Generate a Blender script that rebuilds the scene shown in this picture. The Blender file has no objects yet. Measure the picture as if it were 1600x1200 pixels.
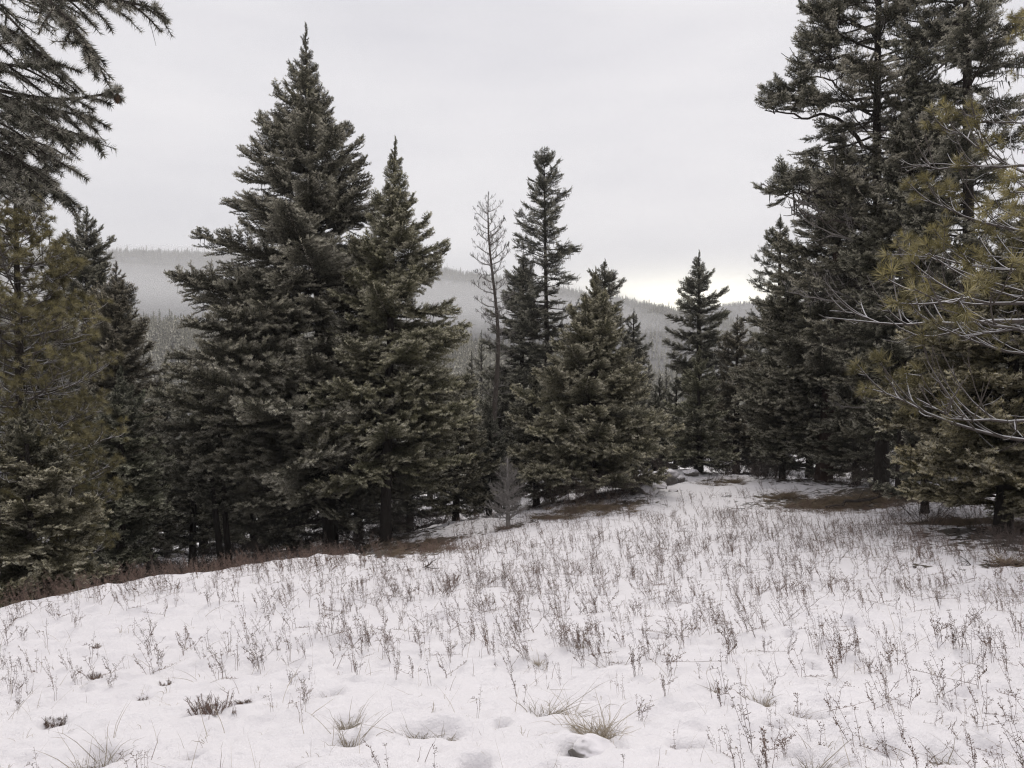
import bpy, math, random
import numpy as np
from mathutils import Vector, Matrix, Euler

# ------------------------------------------------------------------ camera, sky, sun, exposure
scene = bpy.context.scene
COL = scene.collection
EYE = 1.65                       # eye height above the snow underfoot
FPX = 1209.0                     # focal length in pixels of the 1600 px wide photograph
cam_d = bpy.data.cameras.new('camera')
cam = bpy.data.objects.new('camera', cam_d)
COL.objects.link(cam)
cam.location = (0, 0, EYE)
cam.rotation_euler = (math.radians(90), 0, 0)
cam_d.sensor_width = 36
cam_d.lens = 36 * FPX / 1600
cam_d.clip_start = 0.05
cam_d.clip_end = 9000
scene.camera = cam

SUN_EL, SUN_AZ = math.radians(54), math.radians(12)      # azimuth measured from +Y towards +X
world = bpy.data.worlds.new('World')
scene.world = world
world.use_nodes = True
wn, wl = world.node_tree.nodes, world.node_tree.links
wn.clear()
w_out = wn.new('ShaderNodeOutputWorld')
w_bg = wn.new('ShaderNodeBackground')
w_bg.inputs['Strength'].default_value = 0.1
w_sky = wn.new('ShaderNodeTexSky')
w_sky.sky_type = 'NISHITA'
w_sky.sun_disc = False
w_sky.sun_elevation = SUN_EL
w_sky.sun_rotation = SUN_AZ
w_tc = wn.new('ShaderNodeTexCoord')


def wmath(op, a, b=None, c=None):
    n = wn.new('ShaderNodeMath'); n.operation = op
    for i, v in enumerate((a, b, c)):
        if v is None: continue
        if isinstance(v, (int, float)): n.inputs[i].default_value = v
        else: wl.new(v, n.inputs[i])
    return n.outputs[0]


w_map = wn.new('ShaderNodeMapping')
w_map.inputs['Scale'].default_value = (1.0, 1.0, 3.6)
wl.new(w_tc.outputs['Generated'], w_map.inputs['Vector'])
w_no = wn.new('ShaderNodeTexNoise')
w_no.inputs['Scale'].default_value = 2.3
w_no.inputs['Detail'].default_value = 4
w_no.inputs['Roughness'].default_value = 0.45
wl.new(w_map.outputs[0], w_no.inputs['Vector'])
w_ramp = wn.new('ShaderNodeValToRGB')
w_ramp.color_ramp.elements[0].position = 0.3
w_ramp.color_ramp.elements[0].color = (0.625, 0.616, 0.642, 1)
w_ramp.color_ramp.elements[1].position = 0.7
w_ramp.color_ramp.elements[1].color = (0.800, 0.779, 0.782, 1)
wl.new(w_no.outputs['Fac'], w_ramp.inputs['Fac'])
# the thin place in the cloud deck low over the valley
w_sep = wn.new('ShaderNodeSeparateXYZ')
wl.new(w_tc.outputs['Generated'], w_sep.inputs[0])
gx = wmath('DIVIDE', wmath('SUBTRACT', w_sep.outputs[0], 0.225), 0.16)
gz = wmath('DIVIDE', wmath('SUBTRACT', w_sep.outputs[2], 0.096), 0.036)
g2 = wmath('ADD', wmath('POWER', wmath('ABSOLUTE', gx), 2.0), wmath('POWER', wmath('ABSOLUTE', gz), 2.0))
gap = wmath('EXPONENT', wmath('MULTIPLY', g2, -1.0))
gap = wmath('MULTIPLY', gap, wmath('GREATER_THAN', w_sep.outputs[1], 0.0))
w_gap = wn.new('ShaderNodeMix'); w_gap.data_type = 'RGBA'; w_gap.blend_type = 'MIX'
wl.new(gap, w_gap.inputs[0])
wl.new(w_ramp.outputs['Color'], w_gap.inputs[6])
w_gap.inputs[7].default_value = (2.0, 1.92, 1.6, 1)
w_mul = wn.new('ShaderNodeVectorMath'); w_mul.operation = 'SCALE'
wl.new(w_gap.outputs[2], w_mul.inputs[0]); w_mul.inputs['Scale'].default_value = 11.6
w_mix = wn.new('ShaderNodeMix'); w_mix.data_type = 'RGBA'
w_mix.inputs[0].default_value = 0.93
wl.new(w_sky.outputs[0], w_mix.inputs[6]); wl.new(w_mul.outputs[0], w_mix.inputs[7])
wl.new(w_mix.outputs[2], w_bg.inputs['Color'])
wl.new(w_bg.outputs[0], w_out.inputs['Surface'])

sun_d = bpy.data.lights.new('sun', 'SUN')
sun_d.energy = 1.4
sun_d.angle = math.radians(25)
sun_d.color = (1.0, 0.96, 0.9)
sun = bpy.data.objects.new('sun', sun_d)
COL.objects.link(sun)
sdir = Vector((math.sin(SUN_AZ) * math.cos(SUN_EL), math.cos(SUN_AZ) * math.cos(SUN_EL), math.sin(SUN_EL)))
sun.rotation_euler = sdir.to_track_quat('Z', 'Y').to_euler()

scene.view_settings.view_transform = 'Standard'
scene.view_settings.look = 'None'
scene.view_settings.exposure = 0.08
scene.view_settings.gamma = 1.0
scene.view_settings.use_curve_mapping = False
scene.render.engine = 'CYCLES'
scene.cycles.max_bounces = 3
scene.cycles.diffuse_bounces = 1
scene.cycles.glossy_bounces = 1
scene.cycles.transmission_bounces = 1
scene.cycles.volume_bounces = 1
scene.cycles.filter_width = 1.2
scene.cycles.use_adaptive_sampling = True
scene.cycles.adaptive_threshold = 0.02
scene.cycles.use_denoising = True
scene.cycles.denoising_prefilter = 'FAST'
scene.cycles.denoiser = 'OPENIMAGEDENOISE'

# ------------------------------------------------------------------ helpers
rng = np.random.default_rng(7)


def smooth(a, b, x):
    t = np.clip((np.asarray(x, float) - a) / (b - a), 0, 1)
    return t * t * (3 - 2 * t)


def _hash(ix, iy, seed):
    h = (ix.astype(np.int64) * 374761393 + iy.astype(np.int64) * 668265263 + seed * 974711) & 0x7fffffff
    h = ((h ^ (h >> 13)) * 1274126177) & 0x7fffffff
    return (h ^ (h >> 16)) & 0xffff


def perlin(x, y, seed=0):
    x = np.asarray(x, float); y = np.asarray(y, float)
    xi, yi = np.floor(x), np.floor(y)
    xf, yf = x - xi, y - yi
    def g(dx, dy):
        a = _hash(xi + dx, yi + dy, seed) * (2 * np.pi / 65536)
        return np.cos(a) * (xf - dx) + np.sin(a) * (yf - dy)
    u, v = xf * xf * xf * (xf * (xf * 6 - 15) + 10), yf * yf * yf * (yf * (yf * 6 - 15) + 10)
    a = g(0, 0) * (1 - u) + g(1, 0) * u
    b = g(0, 1) * (1 - u) + g(1, 1) * u
    return a * (1 - v) + b * v


def fbm(x, y, octaves=4, seed=0):
    s, a = 0, 1.0
    for k in range(octaves):
        s = s + a * perlin(x * 2 ** k + 17 * k, y * 2 ** k - 9 * k, seed + k)
        a *= 0.5
    return s


def norm(v):
    v = np.asarray(v, float)
    return v / np.maximum(np.linalg.norm(v, axis=-1, keepdims=True), 1e-9)


class MB:
    """collects triangles: vertices, faces, a material slot for each face and a 0..1 value for each vertex"""
    def __init__(self):
        self.v, self.t, self.m, self.a, self.n = [], [], [], [], 0

    def add(self, v, t, mat=0, a=0.0):
        v = np.asarray(v, float).reshape(-1, 3); t = np.asarray(t, int).reshape(-1, 3)
        self.v.append(v); self.t.append(t + self.n)
        self.m.append(np.full(len(t), mat, int))
        self.a.append(np.broadcast_to(np.asarray(a, float), (len(v),)).copy())
        self.n += len(v)

    def tube(self, pts, radii, sides=6, mat=0, a=0.0, cap=True, rough=0.0):
        pts = np.asarray(pts, float); n = len(pts)
        radii = np.broadcast_to(np.asarray(radii, float), (n,))
        tan = norm(np.gradient(pts, axis=0))
        ref = np.array([0, 0, 1.0]) if abs(tan[:, 2]).mean() < 0.8 else np.array([1.0, 0, 0])
        u = norm(np.cross(tan, ref)); w = np.cross(tan, u)
        th = np.arange(sides) * 2 * np.pi / sides
        r = radii[:, None] * (1 + (rough * rng.uniform(-1, 1, (n, sides)) if rough else 0))
        V = pts[:, None, :] + r[..., None] * (np.cos(th)[None, :, None] * u[:, None, :] + np.sin(th)[None, :, None] * w[:, None, :])
        i = np.arange(n - 1)[:, None] * sides; j = np.arange(sides)[None, :]; j2 = (j + 1) % sides
        q = np.stack([i + j, i + j2, i + sides + j2, i + sides + j], -1).reshape(-1, 4)
        T = np.concatenate([q[:, [0, 1, 2]], q[:, [0, 2, 3]]])
        V = V.reshape(-1, 3)
        if cap:
            V = np.concatenate([V, pts[-1:], pts[:1]])
            e = (n - 1) * sides
            T = np.concatenate([T, np.stack([e + np.arange(sides), e + (np.arange(sides) + 1) % sides, np.full(sides, n * sides)], -1),
                                np.stack([(np.arange(sides) + 1) % sides, np.arange(sides), np.full(sides, n * sides + 1)], -1)])
        self.add(V, T, mat, a)

    def twigs(self, P0, P1, r0, r1, mat=0, a=0.0):
        """many straight three-sided twigs at once"""
        P0 = np.asarray(P0, float); P1 = np.asarray(P1, float); n = len(P0)
        if n == 0: return
        d = norm(P1 - P0)
        ref = np.where(np.abs(d[:, 2:3]) < 0.8, np.array([[0, 0, 1.0]]), np.array([[1.0, 0, 0]]))
        u = norm(np.cross(d, ref)); w = np.cross(d, u)
        r0 = np.broadcast_to(np.asarray(r0, float), (n,))[:, None]; r1 = np.broadcast_to(np.asarray(r1, float), (n,))[:, None]
        V = []
        for k in range(3):
            c, s = math.cos(k * 2.0944), math.sin(k * 2.0944)
            V.append(P0 + r0 * (c * u + s * w))
        for k in range(3):
            c, s = math.cos(k * 2.0944), math.sin(k * 2.0944)
            V.append(P1 + r1 * (c * u + s * w))
        V = np.stack(V, 1).reshape(-1, 3)
        b = np.arange(n)[:, None] * 6
        pat = np.array([[0, 1, 4], [0, 4, 3], [1, 2, 5], [1, 5, 4], [2, 0, 3], [2, 3, 5]])
        T = (b[:, :, None] + pat[None]).reshape(-1, 3)
        self.add(V, T, mat, a if np.isscalar(a) else np.repeat(a, 6))

    def shoots(self, P, D, L, nl, k=6, mat=1, a=0.0, fwd=0.75, wide=0.19):
        """needle-bearing shoots as toothed brushes: k teeth each, set round the axis"""
        P = np.asarray(P, float); D = norm(D); n = len(P)
        if n == 0: return
        L = np.broadcast_to(np.asarray(L, float), (n,)); nl = np.broadcast_to(np.asarray(nl, float), (n,))
        ref = np.where(np.abs(D[:, 2:3]) < 0.8, np.array([[0, 0, 1.0]]), np.array([[1.0, 0, 0]]))
        u = norm(np.cross(D, ref)); w = np.cross(D, u)
        pos = (np.arange(k)[None, :] + rng.uniform(-.3, .3, (n, k))) / k * (1 - wide * .6)
        th = np.arange(k)[None, :] * 2.4 + rng.uniform(0, 6.28, (n, 1)) + rng.uniform(-.5, .5, (n, k))
        out = np.cos(th)[..., None] * u[:, None] + np.sin(th)[..., None] * w[:, None]
        A = P[:, None] + D[:, None] * (L[:, None] * pos)[..., None]
        B = P[:, None] + D[:, None] * (L[:, None] * (pos + wide))[..., None]
        C = 0.5 * (A + B) + out * nl[:, None, None] * rng.uniform(.7, 1.15, (n, k))[..., None] + D[:, None] * (nl * fwd)[:, None, None]
        V = np.stack([A, B, C], 2).reshape(-1, 3)
        T = np.arange(n * k * 3).reshape(-1, 3)
        a = np.broadcast_to(np.asarray(a, float), (n,))
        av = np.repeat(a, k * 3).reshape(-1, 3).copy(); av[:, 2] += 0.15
        self.add(V, T, mat, np.clip(av.reshape(-1), 0, 1))

    def needles(self, P, D, count, nl, width, mat=1, a=0.0, spread=0.9, L=0.0):
        """single needles round points P (or along L from P), leaning towards D"""
        P = np.asarray(P, float); D = norm(D); n = len(P)
        if n == 0: return
        L = np.broadcast_to(np.asarray(L, float), (n,))
        ref = np.where(np.abs(D[:, 2:3]) < 0.8, np.array([[0, 0, 1.0]]), np.array([[1.0, 0, 0]]))
        u = norm(np.cross(D, ref)); w = np.cross(D, u)
        th = rng.uniform(0, 6.283, (n, count)); s = rng.uniform(0.25, 1, (n, count)) * spread
        if np.any(L > 0): s = rng.uniform(.8, 1.1, (n, count)) * spread
        out = np.cos(th)[..., None] * u[:, None] + np.sin(th)[..., None] * w[:, None]
        d = np.cos(s)[..., None] * D[:, None] + np.sin(s)[..., None] * out
        base = P[:, None] + D[:, None] * (L[:, None] * rng.uniform(0, 1, (n, count)))[..., None]
        ln = nl * rng.uniform(.7, 1.1, (n, count))[..., None]
        side = norm(np.cross(d, norm(rng.normal(size=d.shape))))
        mid = base + d * ln * .5
        V = np.stack([mid - side * width * .5 - d * ln * .5, mid + side * width * .5 - d * ln * .5, base + d * ln], 2).reshape(-1, 3)
        T = np.arange(n * count * 3).reshape(-1, 3)
        a = np.broadcast_to(np.asarray(a, float), (n,))
        self.add(V, T, mat, np.repeat(a, count * 3))

    def data(self, name, mats, smooth_shade=False):
        v = np.concatenate(self.v); t = np.concatenate(self.t); m = np.concatenate(self.m); a = np.concatenate(self.a)
        me = bpy.data.meshes.new(name)
        me.vertices.add(len(v)); me.vertices.foreach_set('co', v.astype(np.float32).ravel())
        me.loops.add(len(t) * 3); me.loops.foreach_set('vertex_index', t.astype(np.int32).ravel())
        me.polygons.add(len(t)); me.polygons.foreach_set('loop_start', np.arange(0, len(t) * 3, 3, dtype=np.int32))
        me.polygons.foreach_set('material_index', m.astype(np.int32))
        if smooth_shade: me.polygons.foreach_set('use_smooth', np.ones(len(t), bool))
        at = me.attributes.new('tip', 'FLOAT', 'POINT'); at.data.foreach_set('value', a.astype(np.float32))
        for x in mats: me.materials.append(x)
        me.update(calc_edges=True)
        return me


def obj(name, data, parent=None, loc=None):
    o = bpy.data.objects.new(name, data)
    COL.objects.link(o)
    if parent is not None: o.parent = parent
    if loc is not None: o.location = loc
    return o


def tag(o, label, cat, group=None):
    o['label'] = label; o['category'] = cat
    if group: o['group'] = group
    return o


# ------------------------------------------------------------------ materials
def new_mat(name):
    m = bpy.data.materials.new(name); m.use_nodes = True
    nt = m.node_tree
    return m, nt, nt.nodes, nt.links, nt.nodes['Principled BSDF']


def nmix(nt, fac, a, b, blend='MIX'):
    n = nt.nodes.new('ShaderNodeMix'); n.data_type = 'RGBA'; n.blend_type = blend
    for s, v in ((0, fac), (6, a), (7, b)):
        if isinstance(v, (int, float)): n.inputs[s].default_value = v
        elif isinstance(v, tuple): n.inputs[s].default_value = (*v, 1) if len(v) == 3 else v
        else: nt.links.new(v, n.inputs[s])
    return n.outputs[2]


def nmath(nt, op, a, b=None, clamp=False):
    n = nt.nodes.new('ShaderNodeMath'); n.operation = op; n.use_clamp = clamp
    for i, v in enumerate((a, b)):
        if v is None: continue
        if isinstance(v, (int, float)): n.inputs[i].default_value = v
        else: nt.links.new(v, n.inputs[i])
    return n.outputs[0]


def nnoise(nt, scale, detail=3, rough=0.5, vec=None):
    n = nt.nodes.new('ShaderNodeTexNoise')
    n.inputs['Scale'].default_value = scale; n.inputs['Detail'].default_value = detail; n.inputs['Roughness'].default_value = rough
    if vec is None:
        tc = nt.nodes.new('ShaderNodeTexCoord'); vec = tc.outputs['Object']
    nt.links.new(vec, n.inputs['Vector'])
    return n.outputs['Fac']


def up_facing(nt, lo, hi):
    g = nt.nodes.new('ShaderNodeNewGeometry')
    s = nt.nodes.new('ShaderNodeSeparateXYZ'); nt.links.new(g.outputs['Normal'], s.inputs[0])
    r = nt.nodes.new('ShaderNodeMapRange'); r.inputs[1].default_value = lo; r.inputs[2].default_value = hi
    nt.links.new(s.outputs[2], r.inputs[0])
    return r.outputs[0]


def needle_mat(name, dark, light, frost, frost_amt):
    m, nt, N, Lk, bs = new_mat(name)
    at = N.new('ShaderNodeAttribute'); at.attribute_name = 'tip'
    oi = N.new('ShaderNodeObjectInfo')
    c = nmix(nt, nmath(nt, 'POWER', at.outputs['Fac'], 1.25), dark, light)  # on fir branches this ramp paints inner crown shade as well as paler tips
    var = nmath(nt, 'ADD', nmath(nt, 'MULTIPLY', oi.outputs['Random'], 0.5), 0.75)
    c = nmix(nt, 1.0, c, oi.outputs['Color'], 'MULTIPLY')
    vm = N.new('ShaderNodeVectorMath'); vm.operation = 'SCALE'
    Lk.new(c, vm.inputs[0]); Lk.new(var, vm.inputs['Scale'])
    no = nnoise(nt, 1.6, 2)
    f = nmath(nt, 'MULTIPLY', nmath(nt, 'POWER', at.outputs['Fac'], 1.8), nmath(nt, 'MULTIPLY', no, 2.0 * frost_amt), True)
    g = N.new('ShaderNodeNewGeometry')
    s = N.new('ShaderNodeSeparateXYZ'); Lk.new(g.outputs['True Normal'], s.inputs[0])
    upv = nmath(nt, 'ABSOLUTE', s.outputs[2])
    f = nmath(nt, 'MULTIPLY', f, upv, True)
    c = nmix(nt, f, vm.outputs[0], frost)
    Lk.new(c, bs.inputs['Base Color'])
    bs.inputs['Roughness'].default_value = 0.7
    bs.inputs['Specular IOR Level'].default_value = 0.25
    return m


def bark_mat(name, a, b, scale=9.0, frost=0.0, frost_col=(0.72, 0.71, 0.72)):
    m, nt, N, Lk, bs = new_mat(name)
    tc = N.new('ShaderNodeTexCoord')
    mp = N.new('ShaderNodeMapping'); mp.inputs['Scale'].default_value = (1, 1, 0.22)
    Lk.new(tc.outputs['Object'], mp.inputs['Vector'])
    n1 = nnoise(nt, scale, 5, 0.65, mp.outputs[0])
    c = nmix(nt, nmath(nt, 'POWER', n1, 1.4), a, b)
    if frost > 0:
        f = nmath(nt, 'MULTIPLY', up_facing(nt, 0.25, 0.75), nmath(nt, 'MULTIPLY', nnoise(nt, 2.2, 2), frost * 2), True)
        c = nmix(nt, f, c, frost_col)
    Lk.new(c, bs.inputs['Base Color'])
    bs.inputs['Roughness'].default_value = 0.9
    bs.inputs['Specular IOR Level'].default_value = 0.15
    bp = N.new('ShaderNodeBump'); bp.inputs['Strength'].default_value = 0.9; bp.inputs['Distance'].default_value = 0.04
    Lk.new(n1, bp.inputs['Height']); Lk.new(bp.outputs[0], bs.inputs['Normal'])
    return m


def plain_mat(name, a, b, scale=6.0, rough=0.85):
    m, nt, N, Lk, bs = new_mat(name)
    oi = N.new('ShaderNodeObjectInfo')
    c = nmix(nt, nnoise(nt, scale, 3), a, b)
    var = nmath(nt, 'ADD', nmath(nt, 'MULTIPLY', oi.outputs['Random'], 0.4), 0.8)
    vm = N.new('ShaderNodeVectorMath'); vm.operation = 'SCALE'
    Lk.new(c, vm.inputs[0]); Lk.new(var, vm.inputs['Scale'])
    Lk.new(vm.outputs[0], bs.inputs['Base Color'])
    bs.inputs['Roughness'].default_value = rough
    bs.inputs['Specular IOR Level'].default_value = 0.2
    return m


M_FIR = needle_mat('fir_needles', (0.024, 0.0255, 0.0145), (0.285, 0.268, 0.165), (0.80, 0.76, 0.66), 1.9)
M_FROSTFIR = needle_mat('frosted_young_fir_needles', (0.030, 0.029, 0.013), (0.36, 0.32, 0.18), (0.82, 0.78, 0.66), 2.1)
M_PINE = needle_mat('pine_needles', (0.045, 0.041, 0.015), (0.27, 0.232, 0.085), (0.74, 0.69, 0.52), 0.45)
M_TWIG = bark_mat('twig_bark', (0.026, 0.021, 0.018), (0.075, 0.062, 0.054), 14)
M_FROST_TWIG = bark_mat('frosted_twig_bark', (0.07, 0.058, 0.05), (0.16, 0.14, 0.125), 14, frost=1.1)
M_BARK = bark_mat('fir_bark', (0.012, 0.010, 0.009), (0.055, 0.046, 0.040), 7)
M_REDBARK = bark_mat('reddish_bark', (0.025, 0.016, 0.013), (0.13, 0.085, 0.07), 7)
M_SNAG = bark_mat('grey_dead_wood', (0.06, 0.05, 0.044), (0.19, 0.16, 0.14), 9)
M_GREYTWIG = bark_mat('grey_dead_twig', (0.18, 0.165, 0.155), (0.42, 0.39, 0.37), 14)
M_LICHEN = plain_mat('beard_lichen', (0.035, 0.036, 0.03), (0.075, 0.075, 0.06), 3)
M_WEED = plain_mat('dry_weed', (0.11, 0.074, 0.060), (0.26, 0.185, 0.152), 9)
M_REDWEED = plain_mat('reddish_dry_weed', (0.075, 0.058, 0.05), (0.18, 0.142, 0.122), 9)
M_STRAW = plain_mat('dry_straw', (0.26, 0.22, 0.165), (0.55, 0.48, 0.38), 12)
M_OLDGRASS = plain_mat('flattened_dry_grass', (0.12, 0.088, 0.058), (0.27, 0.21, 0.145), 8)
M_SHRUB = plain_mat('shrub_twig', (0.07, 0.052, 0.046), (0.17, 0.135, 0.12), 8)
M_CONE = plain_mat('fir_cone', (0.05, 0.034, 0.024), (0.11, 0.075, 0.05), 40)


def ground_material():
    m, nt, N, Lk, bs = new_mat('snow_and_litter')
    at = N.new('ShaderNodeAttribute'); at.attribute_name = 'bare'
    snow = nmix(nt, nnoise(nt, 0.7, 3), (0.765, 0.738, 0.755), (0.82, 0.794, 0.81))
    litter = nmix(nt, nnoise(nt, 9, 5, 0.7), (0.028, 0.024, 0.019), (0.12, 0.10, 0.078))
    n1 = nnoise(nt, 5.5, 5, 0.65)
    f = nmath(nt, 'ADD', at.outputs['Fac'], nmath(nt, 'MULTIPLY', nmath(nt, 'SUBTRACT', n1, 0.5), 2.3))
    r = N.new('ShaderNodeMapRange'); r.inputs[1].default_value = 0.42; r.inputs[2].default_value = 0.62
    Lk.new(f, r.inputs[0])
    nz = nmath(nt, 'MULTIPLY', r.outputs[0], nmath(nt, 'GREATER_THAN', at.outputs['Fac'], 0.02))
    Lk.new(nmix(nt, nz, snow, litter), bs.inputs['Base Color'])
    bs.inputs['Roughness'].default_value = 0.65
    bs.inputs['Specular IOR Level'].default_value = 0.25
    bp = N.new('ShaderNodeBump'); bp.inputs['Strength'].default_value = 0.6; bp.inputs['Distance'].default_value = 0.03
    tc = N.new('ShaderNodeTexCoord')
    h = nmath(nt, 'ADD', nnoise(nt, 16, 4, 0.6), nmath(nt, 'MULTIPLY', nnoise(nt, 110, 2, 0.6), 0.25))
    Lk.new(h, bp.inputs['Height']); Lk.new(bp.outputs[0], bs.inputs['Normal'])
    return m


def hill_material():
    m, nt, N, Lk, bs = new_mat('hillside_floor')
    c = nmix(nt, nnoise(nt, 0.03, 4, 0.6), (0.05, 0.045, 0.04), (0.19, 0.185, 0.18))
    Lk.new(c, bs.inputs['Base Color']); bs.inputs['Roughness'].default_value = 0.9
    return m


# ------------------------------------------------------------------ terrain heights
def W(px, py, Y):
    """the point seen at photograph pixel (px, py), Y metres ahead"""
    return np.array([(px - 800) / FPX * Y, Y, EYE + (600 - py) / FPX * Y])


_CP = [(0, 1200, 4.1), (400, 1200, 3.8), (800, 1200, 3.55), (1200, 1200, 3.5), (1600, 1200, 3.45),
       (0, 1060, 6.0), (400, 1050, 5.7), (800, 1050, 5.3), (1200, 1040, 5.2), (1600, 1030, 5.1),
       (0, 958, 8.8), (200, 912, 9.8), (400, 886, 11.3), (540, 872, 13.0), (700, 862, 15.5),
       (800, 905, 10.3), (1100, 880, 10.5), (1500, 880, 9.3), (1600, 870, 9.3),
       (600, 847, 19.0), (520, 880, 21.0), (720, 815, 22.0), (800, 806, 22), (920, 778, 21), (1040, 752, 24), (1110, 747, 25),
       (1285, 754, 24), (1400, 762, 20), (1500, 792, 16), (1585, 826, 13.4), (1300, 792, 18), (1090, 806, 17), (900, 822, 16),
       (190, 940, 17), (140, 905, 24), (45, 985, 13), (280, 862, 30), (860, 765, 32), (1090, 742, 32), (1340, 722, 33), (1520, 742, 30),
       (300, 945, 13.5), (300, 930, 18), (300, 900, 23), (420, 918, 14.5), (420, 908, 18.5), (150, 970, 12.3), (150, 945, 17), (520, 898, 17), (60, 1010, 11.3),
       (500, 855, 34), (700, 822, 34), (0, 915, 26), (1600, 790, 22)]
_P = np.array([W(*c) for c in _CP])
_P = np.concatenate([_P, np.array([[0, 0, 0], [-4, 0, -.25], [4, 0, .12], [0, -8, .45], [-10, -5, -.2], [10, -5, .5], [-14, 3, -1.2], [14, 6, .1],
                                   [-30, 20, -4.6], [30, 20, 0.3], [-25, 45, -8.0], [0, 46, -4.4], [25, 46, -2.2], [-12, 40, -6.4]])])


def _tps_fit(P, lam=0.02):
    xy = P[:, :2]; n = len(P)
    r = np.linalg.norm(xy[:, None] - xy[None], axis=-1)
    K = np.where(r > 0, r * r * np.log(np.maximum(r, 1e-9)), 0) + lam * np.eye(n)
    Q = np.concatenate([np.ones((n, 1)), xy], 1)
    A = np.block([[K, Q], [Q.T, np.zeros((3, 3))]])
    return np.linalg.solve(A, np.concatenate([P[:, 2], np.zeros(3)]))


_TPS = _tps_fit(_P)


def tps(x, y):
    x = np.asarray(x, float); y = np.asarray(y, float)
    z = _TPS[-3] + _TPS[-2] * x + _TPS[-1] * y
    for (px, py, _), w in zip(_P, _TPS[:-3]):
        r2 = (x - px) ** 2 + (y - py) ** 2
        z = z + w * 0.5 * r2 * np.log(np.maximum(r2, 1e-12))
    return z


PITS = []          # (x, y, radius, depth): hollows melted round stems and tufts


def ground_z(x, y, pits=True):
    x = np.asarray(x, float); y = np.asarray(y, float)
    d = np.hypot(x, y - 18)
    w = smooth(34, 75, d)
    dd = np.minimum(1, 60 / np.maximum(d, 1e-6))
    near = tps(x * dd, 18 + (y - 18) * dd)
    far = EYE - 2 - 8 * smooth(0, 60, y) - 52 * smooth(45, 340, y) + np.clip(0.05 * x, -8, 6)
    z = near * (1 - w) + far * w
    k = 1 - smooth(25, 60, d)
    z = z + k * (0.08 * fbm(x * .55, y * .55, 3, 3) + 0.075 * fbm(x * 1.1 + y * .5, y * 2.7 - x * .6, 4, 11) + 0.034 * np.abs(fbm(x * 4, y * 6, 3, 21)))
    # the lumpy bank in front of the middle trees
    z = z + 0.32 * np.exp(-(((x - 4.9) / 1.5) ** 2 + ((y - 24.6) / 1.2) ** 2)) + 0.12 * k * smooth(16, 22, y) * np.abs(fbm(x * 1.1, y * 1.1, 3, 31))
    if pits:
        xl, xh, yl, yh = x.min() - .6, x.max() + .6, y.min() - .6, y.max() + .6
        for px, py, r, dep in PITS:
            if px < xl or px > xh or py < yl or py > yh: continue
            q = ((x - px) ** 2 + (y - py) ** 2) / (r * r)
            z = z - dep * np.exp(-q) + dep * 0.22 * np.exp(-(np.sqrt(q) - 1.7) ** 2 * 3)
    return z


def gz(x, y):
    return float(ground_z(np.array([x]), np.array([y]))[0])


BARE = []          # (x, y, rx, ry, strength): ground kept free of snow by the crowns above


def bare_at(x, y):
    b = np.zeros_like(x)
    for cx, cy, rx, ry, s in BARE:
        q = ((x - cx) / rx) ** 2 + ((y - cy) / ry) ** 2
        b = np.maximum(b, s * np.exp(-q * 0.9))
    return b


# ------------------------------------------------------------------ branch kit
def curve_pts(L, droop, up, wob, n=9):
    s = np.linspace(0, 1, n)
    y = wob * L * np.sin(s * rng.uniform(2, 4)) * s
    z = L * (-droop * s + up * s ** 2.6)
    return s, np.stack([s * L, y, z], 1)


def along(s, pts, q):
    return np.stack([np.interp(q, s, pts[:, k]) for k in range(3)], -1)


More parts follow.
